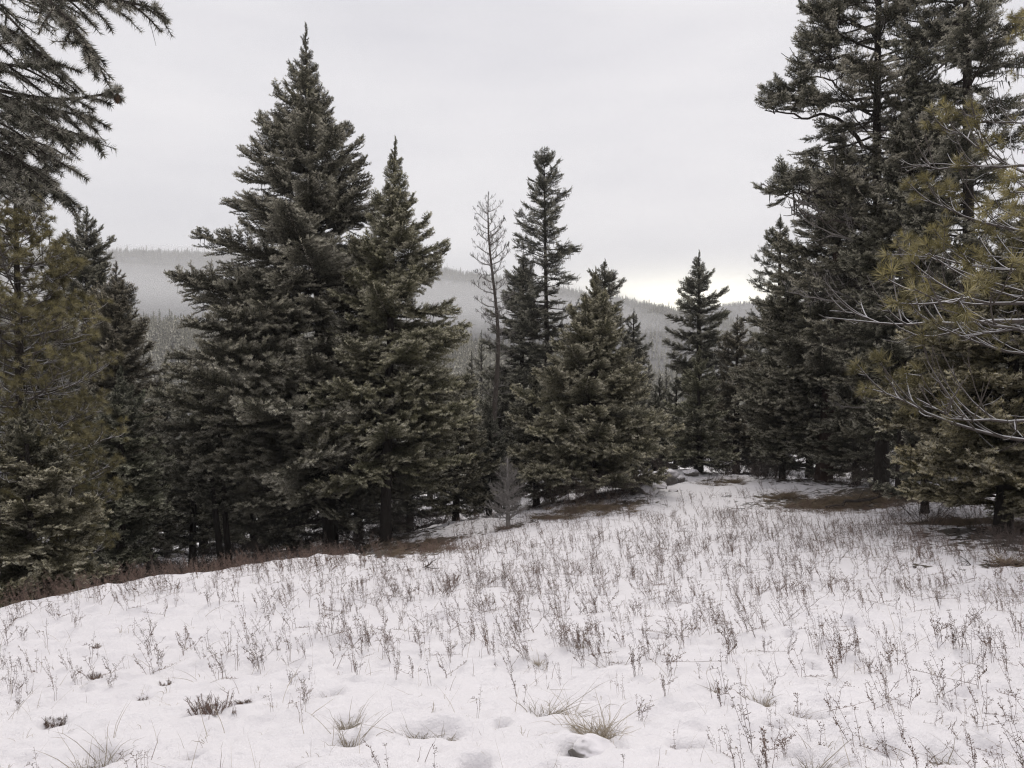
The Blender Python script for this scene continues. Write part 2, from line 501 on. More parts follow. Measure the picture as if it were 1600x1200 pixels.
def fir_branch(L, sp2, sp3, sl, nl, s0=0.12, width=0.42, droop=0.12, up=0.16, lichen=0, clump=0.0, k=6, wood=0.011, wood_mat=None, needle=None):
    mb = MB()
    s, pts = curve_pts(L, droop, up, rng.uniform(-.06, .06))
    mb.tube(pts, np.linspace(wood * L ** .8 + .004, 0.004, len(pts)), 5, 0, 0.0)
    n2 = int(L * (1 - s0) / sp2)
    P, D, LL, A = [], [], [], []
    T0, T1, R0 = [], [], []
    for i in range(n2 * 2):
        q = s0 + (1 - s0) * ((i // 2 + rng.uniform(0, 1)) / n2)
        if q > 0.985: q = 0.985
        if clump and (math.sin(q * 16 + L * 5) + rng.uniform(-.8, .8)) < clump - 0.6: continue
        side = 1 if i % 2 else -1
        base = along(s, pts, q)
        tan = norm(along(s, pts, min(1, q + .04)) - along(s, pts, q - .04))
        ph = math.radians(rng.uniform(38, 66))
        l2 = L * width * (1 - q) ** 0.55 * min(1, (q - s0) / .16 + .35) * rng.uniform(.5, 1.1) + sl * 1.0
        d2 = norm(math.cos(ph) * tan + math.sin(ph) * side * np.array([0, 1, 0]) + np.array([0, 0, rng.uniform(-.28, .36)]))
        n3 = max(2, int(l2 / sp3))
        t = (np.arange(n3) + rng.uniform(0, 1, n3)) / n3
        sag = rng.uniform(-.1, .3)
        def pt(t): return base + d2 * (t * l2)[:, None] + np.array([0, 0, 1]) * (l2 * (-sag * t + (sag * .9) * t ** 3))[:, None]
        tt = np.linspace(0, 1, max(2, int(l2 / (sl * 1.3)) + 1))
        pp = pt(tt)
        T0.append(pp[:-1]); T1.append(pp[1:]); R0.append(np.full(len(tt) - 1, .0035 * max(.5, L / 2)))
        # needles along the branchlet itself
        st = 0 if l2 < 3 * sl else int(len(tt) * .25)
        P.append(pp[st:-1]); dd = pp[st + 1:] - pp[st:-1]; D.append(dd); LL.append(np.linalg.norm(dd, axis=1) * 1.05)
        A.append(0.03 + 0.85 * tt[st:-1] ** 2 * (.4 + .6 * q))  # rises towards bough ends: frosted tips, with crown shade painted into inner needles
        for sd in (1, -1):
            b3 = pt(t)
            hv = norm(np.cross(d2, np.array([0, 0, 1.0])))
            a3 = np.radians(rng.uniform(35, 62, n3))[:, None]
            d3 = np.cos(a3) * d2 + np.sin(a3) * sd * hv + np.array([0, 0, 1]) * rng.uniform(-.25, .75, n3)[:, None]
            P.append(b3); D.append(d3); LL.append(sl * rng.uniform(.5, 1.5, n3) * (1.05 - .5 * t))
            A.append(np.clip(0.03 + .85 * t ** 2 * (.4 + .6 * q) + rng.uniform(-.1, .16, n3), 0, 1))  # same outward rise: inner shade put into the colour, frost at the tips
    # the leading shoots
    q = np.linspace(max(s0, .45), .99, 10)
    b = along(s, pts, q)
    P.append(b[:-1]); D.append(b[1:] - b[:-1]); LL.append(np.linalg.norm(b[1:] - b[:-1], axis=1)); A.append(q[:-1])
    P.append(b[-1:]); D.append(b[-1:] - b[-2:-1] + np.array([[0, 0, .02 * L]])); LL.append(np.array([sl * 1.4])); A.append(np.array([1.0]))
    P, D, LL, A = np.concatenate(P), np.concatenate(D), np.concatenate(LL), np.concatenate(A)
    mb.twigs(np.concatenate(T0), np.concatenate(T1), np.concatenate(R0), np.concatenate(R0) * .6, 0)
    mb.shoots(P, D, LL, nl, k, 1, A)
    if lichen:
        idx = rng.choice(len(P), lichen)
        p = P[idx]; ln = rng.uniform(.08, .34, lichen)
        tipv = p + np.stack([rng.normal(0, .02, lichen), rng.normal(0, .02, lichen), -ln], -1)
        sd = norm(np.stack([rng.normal(size=lichen), rng.normal(size=lichen), np.zeros(lichen)], -1)) * .012
        V = np.stack([p - sd, p + sd, tipv], 1).reshape(-1, 3)
        mb.add(V, np.arange(len(V)).reshape(-1, 3), 2, .4)
    return mb.data('fir_branch', [wood_mat or M_TWIG, needle or M_FIR, M_LICHEN])


def bare_branch(L, n2, up=0.25, droop=0.05, mat=None, wood=.012, curl=.5, lichen=0, l2f=.42, r2=.004, n3=4):
    mb = MB()
    s, pts = curve_pts(L, droop, up, rng.uniform(-.12, .12), 10)
    pts[:, 1] += rng.normal(0, .012 * L, len(pts)) * s; pts[:, 2] += rng.normal(0, .01 * L, len(pts)) * s
    mb.tube(pts, np.linspace(wood * L ** .8 + .004, 0.0035, len(pts)), 5, 0)
    for i in range(n2):
        q = rng.uniform(.2, .98)
        base = along(s, pts, q); tan = norm(along(s, pts, min(1, q + .05)) - along(s, pts, q - .05))
        ph = math.radians(rng.uniform(25, 65)); az = rng.uniform(0, 6.28)
        o = np.array([0, math.cos(az), abs(math.sin(az)) * .8 + .1 if rng.random() < .75 else -.4])
        d = norm(math.cos(ph) * tan + math.sin(ph) * o)
        l2 = L * l2f * (1.05 - q) * rng.uniform(.4, 1.2) + .08 * L
        t = np.linspace(0, 1, 6)[:, None]
        pp = base + d * l2 * t + np.array([0, 0, 1]) * l2 * curl * t ** 2 * rng.uniform(-.2, 1) + np.array([0, 1, 0]) * rng.uniform(-.3, .3) * l2 * t ** 2
        mb.tube(pp, np.linspace(r2 * 1.2, r2 * .5, 6), 4, 0, cap=False)
        for j in range(n3):
            u = rng.uniform(.3, 1); b3 = along(np.linspace(0, 1, 6), pp, u)
            d3 = norm(d + rng.normal(0, .6, 3) + np.array([0, 0, .25]))
            l3 = l2 * rng.uniform(.15, .45)
            e1 = b3 + d3 * l3 * .5; e2 = b3 + d3 * l3 + np.array([0, 0, l3 * .3])
            mb.twigs([b3, e1], [e1, e2], [r2 * .6, r2 * .5], [r2 * .5, r2 * .3], 0)
            if lichen and rng.random() < .5:
                for _ in range(lichen):
                    p = b3 + (e2 - b3) * rng.random(); sd = np.array([.01, .006, 0])
                    mb.add(np.stack([p - sd, p + sd, p - np.array([0, 0, rng.uniform(.06, .25)])]), [[0, 1, 2]], 1)
    return mb.data('bare_branch', [mat or M_TWIG, M_LICHEN])


def pine_branch(L, n2, nl=.17, tufts=3, count=46, up=.22, droop=.1, frost=True, width=.0078):
    mb = MB()
    s, pts = curve_pts(L, droop, up, rng.uniform(-.12, .12), 10)
    pts[:, 2] += rng.normal(0, .012 * L, len(pts)) * s
    mb.tube(pts, np.linspace(.013 * L ** .8 + .004, .006, len(pts)), 5, 0)
    P, D, A = [], [], []
    def tuft(p, d, a): P.append(p); D.append(d); A.append(a)
    tuft(pts[-1], norm(pts[-1] - pts[-2]), 1.0); tuft(pts[-2] * .4 + pts[-1] * .6, norm(pts[-1] - pts[-2]), .8)
    for i in range(n2):
        q = .22 + .76 * (i + rng.random()) / n2
        side = 1 if i % 2 else -1
        base = along(s, pts, q); tan = norm(along(s, pts, min(1, q + .05)) - along(s, pts, q - .05))
        ph = math.radians(rng.uniform(35, 65))
        d = norm(math.cos(ph) * tan + math.sin(ph) * side * np.array([0, 1, 0]) + np.array([0, 0, rng.uniform(-.25, .35)]))
        l2 = L * .42 * (1.1 - q) * rng.uniform(.6, 1.2) + .1 * L
        t = np.linspace(0, 1, 6)
        pp = base + d * (l2 * t)[:, None] + np.array([0, 0, 1]) * (l2 * rng.uniform(.05, .45) * t ** 2.2)[:, None]
        mb.tube(pp, np.linspace(.010, .006, 6), 4, 0, cap=False)
        tuft(pp[-1], norm(pp[-1] - pp[-2]), rng.uniform(.6, 1))
        for j in range(tufts):
            u = rng.uniform(.45, .95); b3 = along(t, pp, u)
            d3 = norm(d * .8 + rng.normal(0, .55, 3) + np.array([0, 0, .45])); l3 = l2 * rng.uniform(.12, .32) + .03
            mb.twigs([b3], [b3 + d3 * l3], .005, .0035, 0)
            tuft(b3 + d3 * l3, d3, rng.uniform(.3, 1))
    mb.needles(np.array(P), np.array(D), count, nl, width, 1, np.array(A), 1.25)
    # last year's needles further back on the twigs
    mb.needles(np.array(P) - np.array(D) * nl * .35, np.array(D), count // 2, nl * .9, width, 1, np.array(A) * .5, 1.4)
    return mb.data('pine_branch', [M_FROST_TWIG if frost else M_TWIG, M_PINE])


KIT = []


def kit(me):
    o = bpy.data.objects.new('branch_source', me)        # never linked to the scene; only its mesh is used
    KIT.append(o)
    return len(KIT) - 1


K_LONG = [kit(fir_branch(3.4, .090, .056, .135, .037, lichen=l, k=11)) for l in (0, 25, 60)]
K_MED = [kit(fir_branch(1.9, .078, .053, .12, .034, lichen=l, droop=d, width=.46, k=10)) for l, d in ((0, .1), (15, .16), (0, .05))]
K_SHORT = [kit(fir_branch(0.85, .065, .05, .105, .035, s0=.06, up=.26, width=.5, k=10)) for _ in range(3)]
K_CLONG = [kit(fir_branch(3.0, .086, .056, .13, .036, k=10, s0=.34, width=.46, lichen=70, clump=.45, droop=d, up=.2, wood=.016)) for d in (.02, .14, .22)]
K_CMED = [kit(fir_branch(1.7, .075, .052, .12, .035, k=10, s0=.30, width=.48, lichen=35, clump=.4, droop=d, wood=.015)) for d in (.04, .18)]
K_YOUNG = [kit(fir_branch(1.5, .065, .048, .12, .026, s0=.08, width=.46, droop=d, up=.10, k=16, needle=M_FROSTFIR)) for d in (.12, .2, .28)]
K_BARE = [kit(bare_branch(2.4, 12, up=.1, droop=.2, lichen=2)) for _ in range(2)]
K_GREY = [kit(bare_branch(1.2, 9, up=.3, droop=.08, mat=M_GREYTWIG, lichen=1, wood=.02, r2=.009)) for _ in range(3)]
K_SAP = [kit(bare_branch(.55, 18, up=.2, droop=.02, mat=M_GREYTWIG, wood=.014, r2=.0042, l2f=.5)) for _ in range(3)]
K_FROSTBARE = [kit(bare_branch(2.2, 12, up=.16, droop=.2, mat=M_FROST_TWIG, wood=.014, curl=.8, r2=.0085, l2f=.5, n3=3)) for _ in range(4)]
K_PINE = [kit(pine_branch(2.2, 13, nl=.14, count=34)) for _ in range(3)]
K_PMED = [kit(pine_branch(1.2, 9, nl=.15, count=36, up=.35)) for _ in range(3)]
KIT_LEN = {}
for ks, l in ((K_LONG, 3.4), (K_MED, 1.9), (K_SHORT, .85), (K_CLONG, 3.0), (K_CMED, 1.7), (K_YOUNG, 1.5), (K_BARE, 2.4), (K_GREY, 1.2), (K_SAP, .55),
              (K_FROSTBARE, 2.2), (K_PINE, 2.2), (K_PMED, 1.2)):
    for k_ in ks: KIT_LEN[k_] = l


def scatter_group(name, sources):
    ng = bpy.data.node_groups.new(name, 'GeometryNodeTree')
    ng.interface.new_socket('Geometry', in_out='INPUT', socket_type='NodeSocketGeometry')
    ng.interface.new_socket('Geometry', in_out='OUTPUT', socket_type='NodeSocketGeometry')
    gi = ng.nodes.new('NodeGroupInput'); go = ng.nodes.new('NodeGroupOutput')
    join = ng.nodes.new('GeometryNodeJoinGeometry')
    def named(attr, typ):
        n = ng.nodes.new('GeometryNodeInputNamedAttribute'); n.data_type = typ; n.inputs['Name'].default_value = attr
        return n.outputs['Attribute']
    rot, scl, idx = named('rot', 'FLOAT_VECTOR'), named('scl', 'FLOAT_VECTOR'), named('idx', 'INT')
    for k, src in enumerate(sources):
        if src is None: continue
        oi = ng.nodes.new('GeometryNodeObjectInfo'); oi.inputs['Object'].default_value = src
        oi.inputs['As Instance'].default_value = False
        cp = ng.nodes.new('FunctionNodeCompare'); cp.data_type = 'INT'; cp.operation = 'EQUAL'
        ng.links.new(idx, cp.inputs[2]); cp.inputs[3].default_value = k
        ip = ng.nodes.new('GeometryNodeInstanceOnPoints')
        ng.links.new(gi.outputs[0], ip.inputs['Points']); ng.links.new(cp.outputs[0], ip.inputs['Selection'])
        ng.links.new(oi.outputs['Geometry'], ip.inputs['Instance'])
        ng.links.new(rot, ip.inputs['Rotation']); ng.links.new(scl, ip.inputs['Scale'])
        ng.links.new(ip.outputs[0], join.inputs[0])
    ng.links.new(join.outputs[0], go.inputs[0])
    return ng


_groups = {}


def scatter(name, pts, rots, scls, idxs, sources, key, parent=None):
    me = bpy.data.meshes.new(name)
    n = len(pts)
    me.vertices.add(n); me.vertices.foreach_set('co', np.asarray(pts, np.float32).ravel())
    for nm, typ, fld, dat in (('rot', 'FLOAT_VECTOR', 'vector', rots), ('scl', 'FLOAT_VECTOR', 'vector', scls)):
        a = me.attributes.new(nm, typ, 'POINT'); a.data.foreach_set(fld, np.asarray(dat, np.float32).ravel())
    a = me.attributes.new('idx', 'INT', 'POINT'); a.data.foreach_set('value', np.asarray(idxs, np.int32))
    o = obj(name, me, parent)
    used = tuple(sorted(set(int(i) for i in idxs)))
    gk = (key, used)
    if gk not in _groups:
        _groups[gk] = scatter_group('scatter_' + key, [s if k in used else None for k, s in enumerate(sources)])
    md = o.modifiers.new('scatter', 'NODES'); md.node_group = _groups[gk]
    o['kind'] = 'stuff'
    return o


# ------------------------------------------------------------------ trees
def tree(name, label, cat, base_px, Y, top, profile, style='fir', per_m=11, trunk_r=None, bark=None, seed=1, tint=(1, 1, 1), bare_low=0,
         crown_low=None, wiggle=0.0, gaps=0.25, group=None, bare=0.0, bare_ring=None, asym=0.0, droop=0.0, min_pitch=None):
    """profile: rows (photo y, half width in px) read at distance Y; top: (px, py)"""
    global rng
    rng = np.random.default_rng(seed * 101 + 5)
    bx = (base_px - 800) / FPX * Y
    bz = gz(bx, Y)
    tx = (top[0] - 800) / FPX * Y; tz = EYE + (600 - top[1]) / FPX * Y
    H = tz - bz
    root = bpy.data.objects.new(name, None); COL.objects.link(root)
    root.location = (bx, Y, bz - .03); root.empty_display_size = .3
    tag(root, label, cat, group)
    trunk_r = trunk_r or H * .016 + .03
    n = 16
    s = np.linspace(0, 1, n)
    ax = np.stack([s * (tx - bx) + wiggle * np.sin(s * 7 + seed) * s * (1 - s) * 4, wiggle * np.cos(s * 5 + seed) * s * (1 - s) * 3, s * H], 1)
    rad = trunk_r * (1 - s) ** .85 + .012
    rad[0] *= 1.18; rad[1] *= 1.03
    ax2 = np.concatenate([[ax[0] - [0, 0, .35]], ax]); rad2 = np.concatenate([[rad[0] * 1.1], rad])
    mb = MB(); mb.tube(ax2, rad2, 11, 0, rough=.05)
    obj('trunk', mb.data('trunk', [bark or M_BARK], True), root)
    ys = np.array([p[0] for p in profile], float); hw = np.array([p[1] for p in profile], float)
    hgt = (EYE + (600 - ys) / FPX * Y) - bz
    order = np.argsort(hgt)
    hg, rd = hgt[order], hw[order] / FPX * Y * 1.06
    hg = np.append(hg, H); rd = np.append(rd, .05)
    low = hg[0] if crown_low is None else crown_low
    N = int((H - low) * per_m)
    pts, rots, scls, idxs = [], [], [], []
    for i in range(N):
        u = (i + rng.random()) / N
        h = low + (H - low) * u ** .92
        r = float(np.interp(h, hg, rd))
        az = i * 2.39996 + rng.normal(0, .35)
        f = 1 + gaps * 1.6 * float(perlin(np.array([az * .9 + seed]), np.array([h * .75]), seed)[0]) + asym * math.cos(az)
        ln = r * max(.35, min(1.14, (rng.uniform(.82, 1.12) if rng.random() < .72 else rng.uniform(.45, .8)) * f))
        ln = max(ln, .12)
        tt = h / H
        if style == 'pine': pitch = rng.normal(.12 + .45 * tt ** 2, .16)
        elif style == 'snag': pitch = rng.normal(.1 + .35 * tt ** 2, .22)
        elif style == 'sap': pitch = rng.normal(.15 + .4 * tt, .1)
        elif style == 'young': pitch = rng.normal(.06 + .75 * tt ** 2.5, .12)
        else: pitch = rng.normal(-.02 + .85 * tt ** 3.0, .13)
        pitch -= droop * (1 - tt)
        if style == 'fir': ks = K_LONG if ln > 2.3 else K_MED if ln > 1.15 else K_SHORT
        elif style == 'old': ks = (K_CLONG if ln > 1.9 else K_CMED if ln > .95 else K_SHORT) if rng.random() < .88 else (K_MED if ln > 1 else K_SHORT)
        elif style == 'young': ks = K_YOUNG if ln > .7 else K_SHORT
        elif style == 'pine': ks = K_PINE if ln > 1.3 else K_PMED
        elif style == 'snag': ks = K_GREY
        elif style == 'sap': ks = K_SAP
        if bare and rng.random() < bare * (1 - tt): ks = K_FROSTBARE if style == 'pine' else K_GREY if rng.random() < .6 else K_BARE
        k = ks[rng.integers(len(ks))]
        sc = ln / KIT_LEN[k]
        c = along(s, ax, h / H)
        pts.append(c); rots.append((rng.normal(0, .2), -pitch, az))
        th = sc * rng.uniform(.9, 1.15)
        scls.append((sc, min(th, sc * 1.25), min(th, sc * 1.25))); idxs.append(k)
    if style in ('fir', 'young', 'old'):      # the leader
        k = K_SHORT[0]
        for q in range(4):
            pts.append(ax[-1] - [0, 0, .1 + .12 * q]); rots.append((q * 1.6, -1.45 + .1 * q, q * 1.7)); sc = (.45 - .06 * q) * max(.7, H / 14); scls.append((sc, sc * .6, sc * .6)); idxs.append(k)
    cr = scatter('crown', pts, rots, scls, idxs, KIT, 'kit', root)
    cr.color = (*tint, 1)
    if bare_low:
        pts, rots, scls, idxs = [], [], [], []
        kb = K_GREY if style in ('snag', 'sap') else K_FROSTBARE if style == 'pine' else K_BARE
        for i in range(bare_low):
            h = rng.uniform(.05 * low + .25, low * 1.25 + .4); k = kb[rng.integers(len(kb))]
            r = max(.5, float(np.interp(max(h, low), hg, rd))) * rng.uniform(.35, .85)
            sc = r / KIT_LEN[k]
            pts.append(along(s, ax, h / H)); rots.append((rng.normal(0, .3), rng.normal(.12, .14), rng.uniform(0, 6.28))); scls.append((sc, sc, sc)); idxs.append(k)
        db = scatter('dead_boughs', pts, rots, scls, idxs, KIT, 'kit', root)
    if bare_ring is None: bare_ring = min(2.2, float(np.max(rd)) * .75)
    if bare_ring > 0: BARE.append((bx, Y, bare_ring, bare_ring * .9, .8))
    return root


GREEN, OLIVE, BLUISH, BROWN, DARK = (1, 1, 1), (1.12, 1.05, .8), (.86, .97, 1.06), (1.15, 1.0, .9), (.75, .78, .78)
T = tree
T('fir_tree', 'tallest dense cone-shaped fir left of centre, its narrow spire highest against the sky', 'fir tree', 518, 21, (477, 52),
  [(80, 10), (110, 25), (150, 39), (200, 60), (250, 90), (300, 116), (370, 144), (450, 172), (550, 200), (650, 212), (740, 194), (800, 140)],
  per_m=17, seed=1, tint=(1.0, .98, .95), bare_low=40, trunk_r=.2, gaps=.15, asym=-.16, crown_low=1.5)
T('fir_tree', 'slimmer pointed fir overlapping the right flank of the tallest fir', 'fir tree', 602, 19, (617, 222),
  [(260, 17), (300, 30), (350, 46), (390, 68), (450, 92), (550, 114), (650, 128), (740, 110), (790, 60)],
  per_m=17, seed=2, asym=.1, tint=(1.3, 1.28, .95), bare_low=30, trunk_r=.13, crown_low=1.5)
T('fir_tree', 'broad pale frosted fir at the centre with branches sweeping down to the snow bank', 'fir tree', 922, 21, (930, 425),
  [(465, 22), (520, 48), (570, 72), (620, 98), (680, 126), (720, 134), (755, 106)], per_m=26, seed=3, tint=(1.7, 1.62, 1.4), crown_low=.35, trunk_r=.13, gaps=.2)
T('fir_tree', 'tall open-crowned fir with a flat tufted top beside the leafless grey trunk', 'fir tree', 858, 34, (850, 248),
  [(256, 22), (290, 40), (340, 48), (400, 58), (440, 66), (500, 60), (600, 70), (700, 72)], style='old', per_m=9, seed=4, tint=DARK, trunk_r=.15, crown_low=2.5, gaps=.35)
T('fir_tree', 'dark fir with a rounded top filling in behind the leafless grey trunk', 'fir tree', 812, 37, (818, 402),
  [(425, 22), (480, 45), (560, 62), (650, 72), (720, 76)], per_m=10, seed=5, tint=DARK, crown_low=1.0)
T('fir_tree', 'sparse fir tip rising just behind the top of the broad central fir', 'fir tree', 948, 31, (945, 410),
  [(425, 14), (450, 34), (480, 42), (560, 46), (680, 55)], style='old', per_m=9, seed=6, tint=GREEN, crown_low=2)
T('fir_tree', 'small dark pointed fir in the gap right of the broad central fir', 'fir tree', 990, 36, (990, 487),
  [(505, 11), (550, 28), (600, 40), (690, 46)], per_m=11, seed=7, tint=(.8, .85, .85), crown_low=.6)
T('fir_tree', 'neat symmetrical fir standing alone against the bright gap in the clouds', 'fir tree', 1092, 31, (1092, 396),
  [(415, 12), (450, 28), (490, 44), (520, 50), (560, 52), (640, 52), (710, 60)], per_m=10, seed=8, tint=(.95, .97, .97), crown_low=.8, gaps=.3)
T('fir_tree', 'shorter full fir directly below the symmetrical fir, skirts touching the snow mound', 'fir tree', 1092, 24.6, (1092, 548),
  [(570, 15), (600, 28), (650, 44), (700, 54), (735, 50)], per_m=18, seed=9, tint=(1.5, 1.55, 1.35), crown_low=.25)
T('fir_tree', 'brownish middling fir squeezed between the symmetrical fir and the right-hand stand', 'fir tree', 1150, 29, (1152, 498),
  [(520, 18), (560, 36), (620, 44), (710, 50)], per_m=13, seed=10, tint=BROWN, crown_low=.4)
T('fir_tree', 'fir with a thin see-through top at the left edge of the right-hand stand', 'fir tree', 1216, 32, (1219, 341),
  [(355, 12), (390, 32), (440, 46), (500, 52), (600, 60), (700, 60)], style='old', per_m=11, seed=11, tint=(.9, .95, .92), crown_low=1.2, gaps=.15)
T('fir_tree', 'bushy lower fir with a thin stem at the front left of the right-hand stand', 'fir tree', 1222, 23.5, (1232, 430),
  [(460, 20), (510, 46), (580, 60), (660, 64), (710, 56), (735, 36)], per_m=19, seed=12, tint=(1.02, 1.02, .9), crown_low=.5, trunk_r=.08)
T('fir_tree', 'thick reddish-trunked fir with heavy low boughs in the right-hand stand', 'fir tree', 1287, 22.5, (1318, 205),
  [(240, 20), (300, 55), (380, 84), (460, 104), (560, 122), (640, 125), (700, 95)], per_m=15, seed=13, tint=(1.04, 1.02, .95), bark=M_REDBARK, trunk_r=.22, bare_low=24, crown_low=.8)
T('fir_tree', 'big ragged old fir with bare grey limbs reaching left into the sky', 'fir tree', 1377, 19, (1372, -330),
  [(-300, 30), (-150, 80), (0, 112), (90, 125), (160, 165), (230, 130), (320, 142), (420, 132), (560, 110), (690, 85)], style='old', per_m=14, seed=14, tint=(.98, .94, .9), trunk_r=.15, bare_low=26,
  crown_low=1.3, gaps=.6, bare=.5, wiggle=.1)
T('fir_tree', 'slim-trunked fir rising between the two big trunks of the right-hand stand', 'fir tree', 1407, 18, (1432, 60),
  [(90, 14), (160, 40), (250, 62), (400, 84), (560, 84), (680, 60)], per_m=18, seed=15, tint=(.92, .95, .9), trunk_r=.11, bare_low=20, crown_low=1.4)
T('fir_tree', 'dark old fir with a straight tall bare-sided trunk near the right edge', 'fir tree', 1517, 17, (1507, -420),
  [(-380, 30), (-200, 75), (0, 112), (150, 110), (300, 104), (450, 105), (600, 90), (700, 70)], style='old', per_m=10, seed=16, tint=(.78, .8, .78), trunk_r=.15, bare_low=24, crown_low=1.5, gaps=.4)
T('fir_tree', 'young fir with pale drooping frosted sprays in front of the dark trunks at right', 'fir tree', 1566, 12.8, (1600, 330),
  [(365, 20), (420, 60), (480, 100), (560, 140), (640, 180), (700, 165), (770, 120), (800, 60)], style='young', per_m=25, seed=17, tint=(1.2, 1.12, .85), trunk_r=.13, bare_low=10, crown_low=.45, droop=.12)
T('fir_tree', 'pointed fir behind the long-needled pine at the left edge', 'fir tree', 138, 24, (135, 332),
  [(350, 14), (390, 36), (440, 56), (500, 74), (560, 86), (660, 96), (760, 92), (840, 60)], per_m=15, seed=18, tint=(.98, 1, .95), crown_low=.6)
T('fir_tree', 'second shorter spire leaning against the pointed left fir', 'fir tree', 186, 22.5, (181, 416),
  [(440, 18), (480, 36), (530, 54), (600, 62), (700, 66), (800, 55)], per_m=15, seed=19, tint=BROWN, crown_low=.6)
T('fir_tree', 'small young dark-green fir growing in front of the left spires', 'fir tree', 190, 17.5, (188, 582),
  [(605, 14), (650, 40), (710, 62), (790, 76), (850, 56)], style='young', per_m=24, seed=20, tint=(.72, .85, .78), crown_low=.5)
T('fir_tree', 'grey-green slender fir in the dark gap beside the tallest fir', 'fir tree', 262, 30, (258, 560),
  [(585, 12), (640, 30), (720, 42), (810, 44)], per_m=12, seed=21, tint=(.85, .92, .9), crown_low=.8)
T('fir_tree', 'low fir tucked under the left skirts of the tallest fir', 'fir tree', 300, 24, (306, 640),
  [(665, 20), (720, 42), (800, 50), (850, 30)], per_m=13, seed=22, tint=(.9, .92, .85), crown_low=.7, bare_low=8)
T('slim_tree', 'thin leaning trunk with scant foliage under the tallest fir, left of its twin', 'tree', 350, 20, (318, 640), [(660, 15), (720, 30), (770, 34)], style='old', per_m=16, seed=23, tint=DARK, trunk_r=.09, bare_low=6, crown_low=1.9)
T('slim_tree', 'thin leaning trunk with scant foliage under the tallest fir, right of its twin', 'tree', 360, 20.4, (338, 620), [(650, 15), (720, 30), (770, 34)], style='old', per_m=16, seed=24, tint=DARK, trunk_r=.09, bare_low=6, crown_low=1.9)
T('fir_tree', 'bushy olive young fir filling the gap right of the slimmer pointed fir', 'fir tree', 712, 21.5, (716, 592),
  [(615, 15), (660, 38), (720, 52), (770, 54), (795, 36)], per_m=22, seed=25, tint=OLIVE, crown_low=.3)
T('fir_tree', 'low bluish young fir right beside the grey leafless sapling', 'fir tree', 764, 22.3, (766, 640),
  [(665, 14), (700, 32), (750, 42), (780, 40)], per_m=22, seed=26, tint=BLUISH, crown_low=.25)
T('fir_tree', 'rounded fir pressed against the left side of the broad central fir', 'fir tree', 838, 23.5, (836, 582),
  [(605, 16), (650, 38), (700, 52), (750, 52)], per_m=21, seed=27, tint=(1, 1, .92), crown_low=.35)
T('fir_tree', 'low dark fir in the shade right of the broad central fir', 'fir tree', 1022, 27, (1024, 610),
  [(630, 12), (670, 26), (720, 34), (740, 30)], per_m=19, seed=28, tint=(.85, .92, .88), crown_low=.25)
T('dead_tree', 'leafless grey dead conifer trunk with upcurved bare limbs against the sky', 'dead tree', 779, 27, (763, 298),
  [(310, 12), (340, 34), (400, 42), (460, 38), (540, 26), (640, 22)], style='snag', per_m=11, seed=29, trunk_r=.105, bark=M_SNAG, crown_low=2.6, wiggle=.18, bare_low=8, bare_ring=0)
T('dead_sapling', 'grey leafless conifer sapling standing on the small snow bank', 'sapling', 794, 17.6, (793, 714),
  [(722, 7), (740, 18), (760, 28), (785, 35)], style='sap', per_m=55, seed=30, trunk_r=.04, bark=M_GREYTWIG, crown_low=.12, bare_ring=.5)
T('pine_tree', 'long-needled yellowish pine at the left edge, dark trunk showing through', 'pine tree', 42, 13, (22, 245),
  [(270, 20), (300, 48), (350, 66), (430, 82), (500, 105), (600, 128), (700, 142), (800, 140), (880, 120)], style='pine', per_m=24, seed=31, tint=(.9, .88, .8), trunk_r=.11, bare_low=6, crown_low=.5, bare=.12)
T('fir_tree', 'young fir with frosted tips at the foot of the left-edge pine', 'fir tree', 62, 11.8, (38, 640),
  [(665, 18), (720, 60), (780, 95), (850, 125), (900, 100)], style='young', per_m=20, seed=32, tint=(.7, .68, .5), crown_low=.35, droop=.05)
T('pine_tree', 'long-needled pine reaching in from the right edge with snow-dusted twigs', 'pine tree', 1705, 10.6, (1690, -330),
  [(-300, 20), (-100, 40), (80, 90), (200, 200), (330, 270), (480, 360), (560, 310), (640, 320), (720, 290)], style='pine', per_m=8, seed=33, tint=(1.1, 1.08, 1), trunk_r=.15, bare_low=0, crown_low=1.1, bare=.58, gaps=.3, asym=-.1)

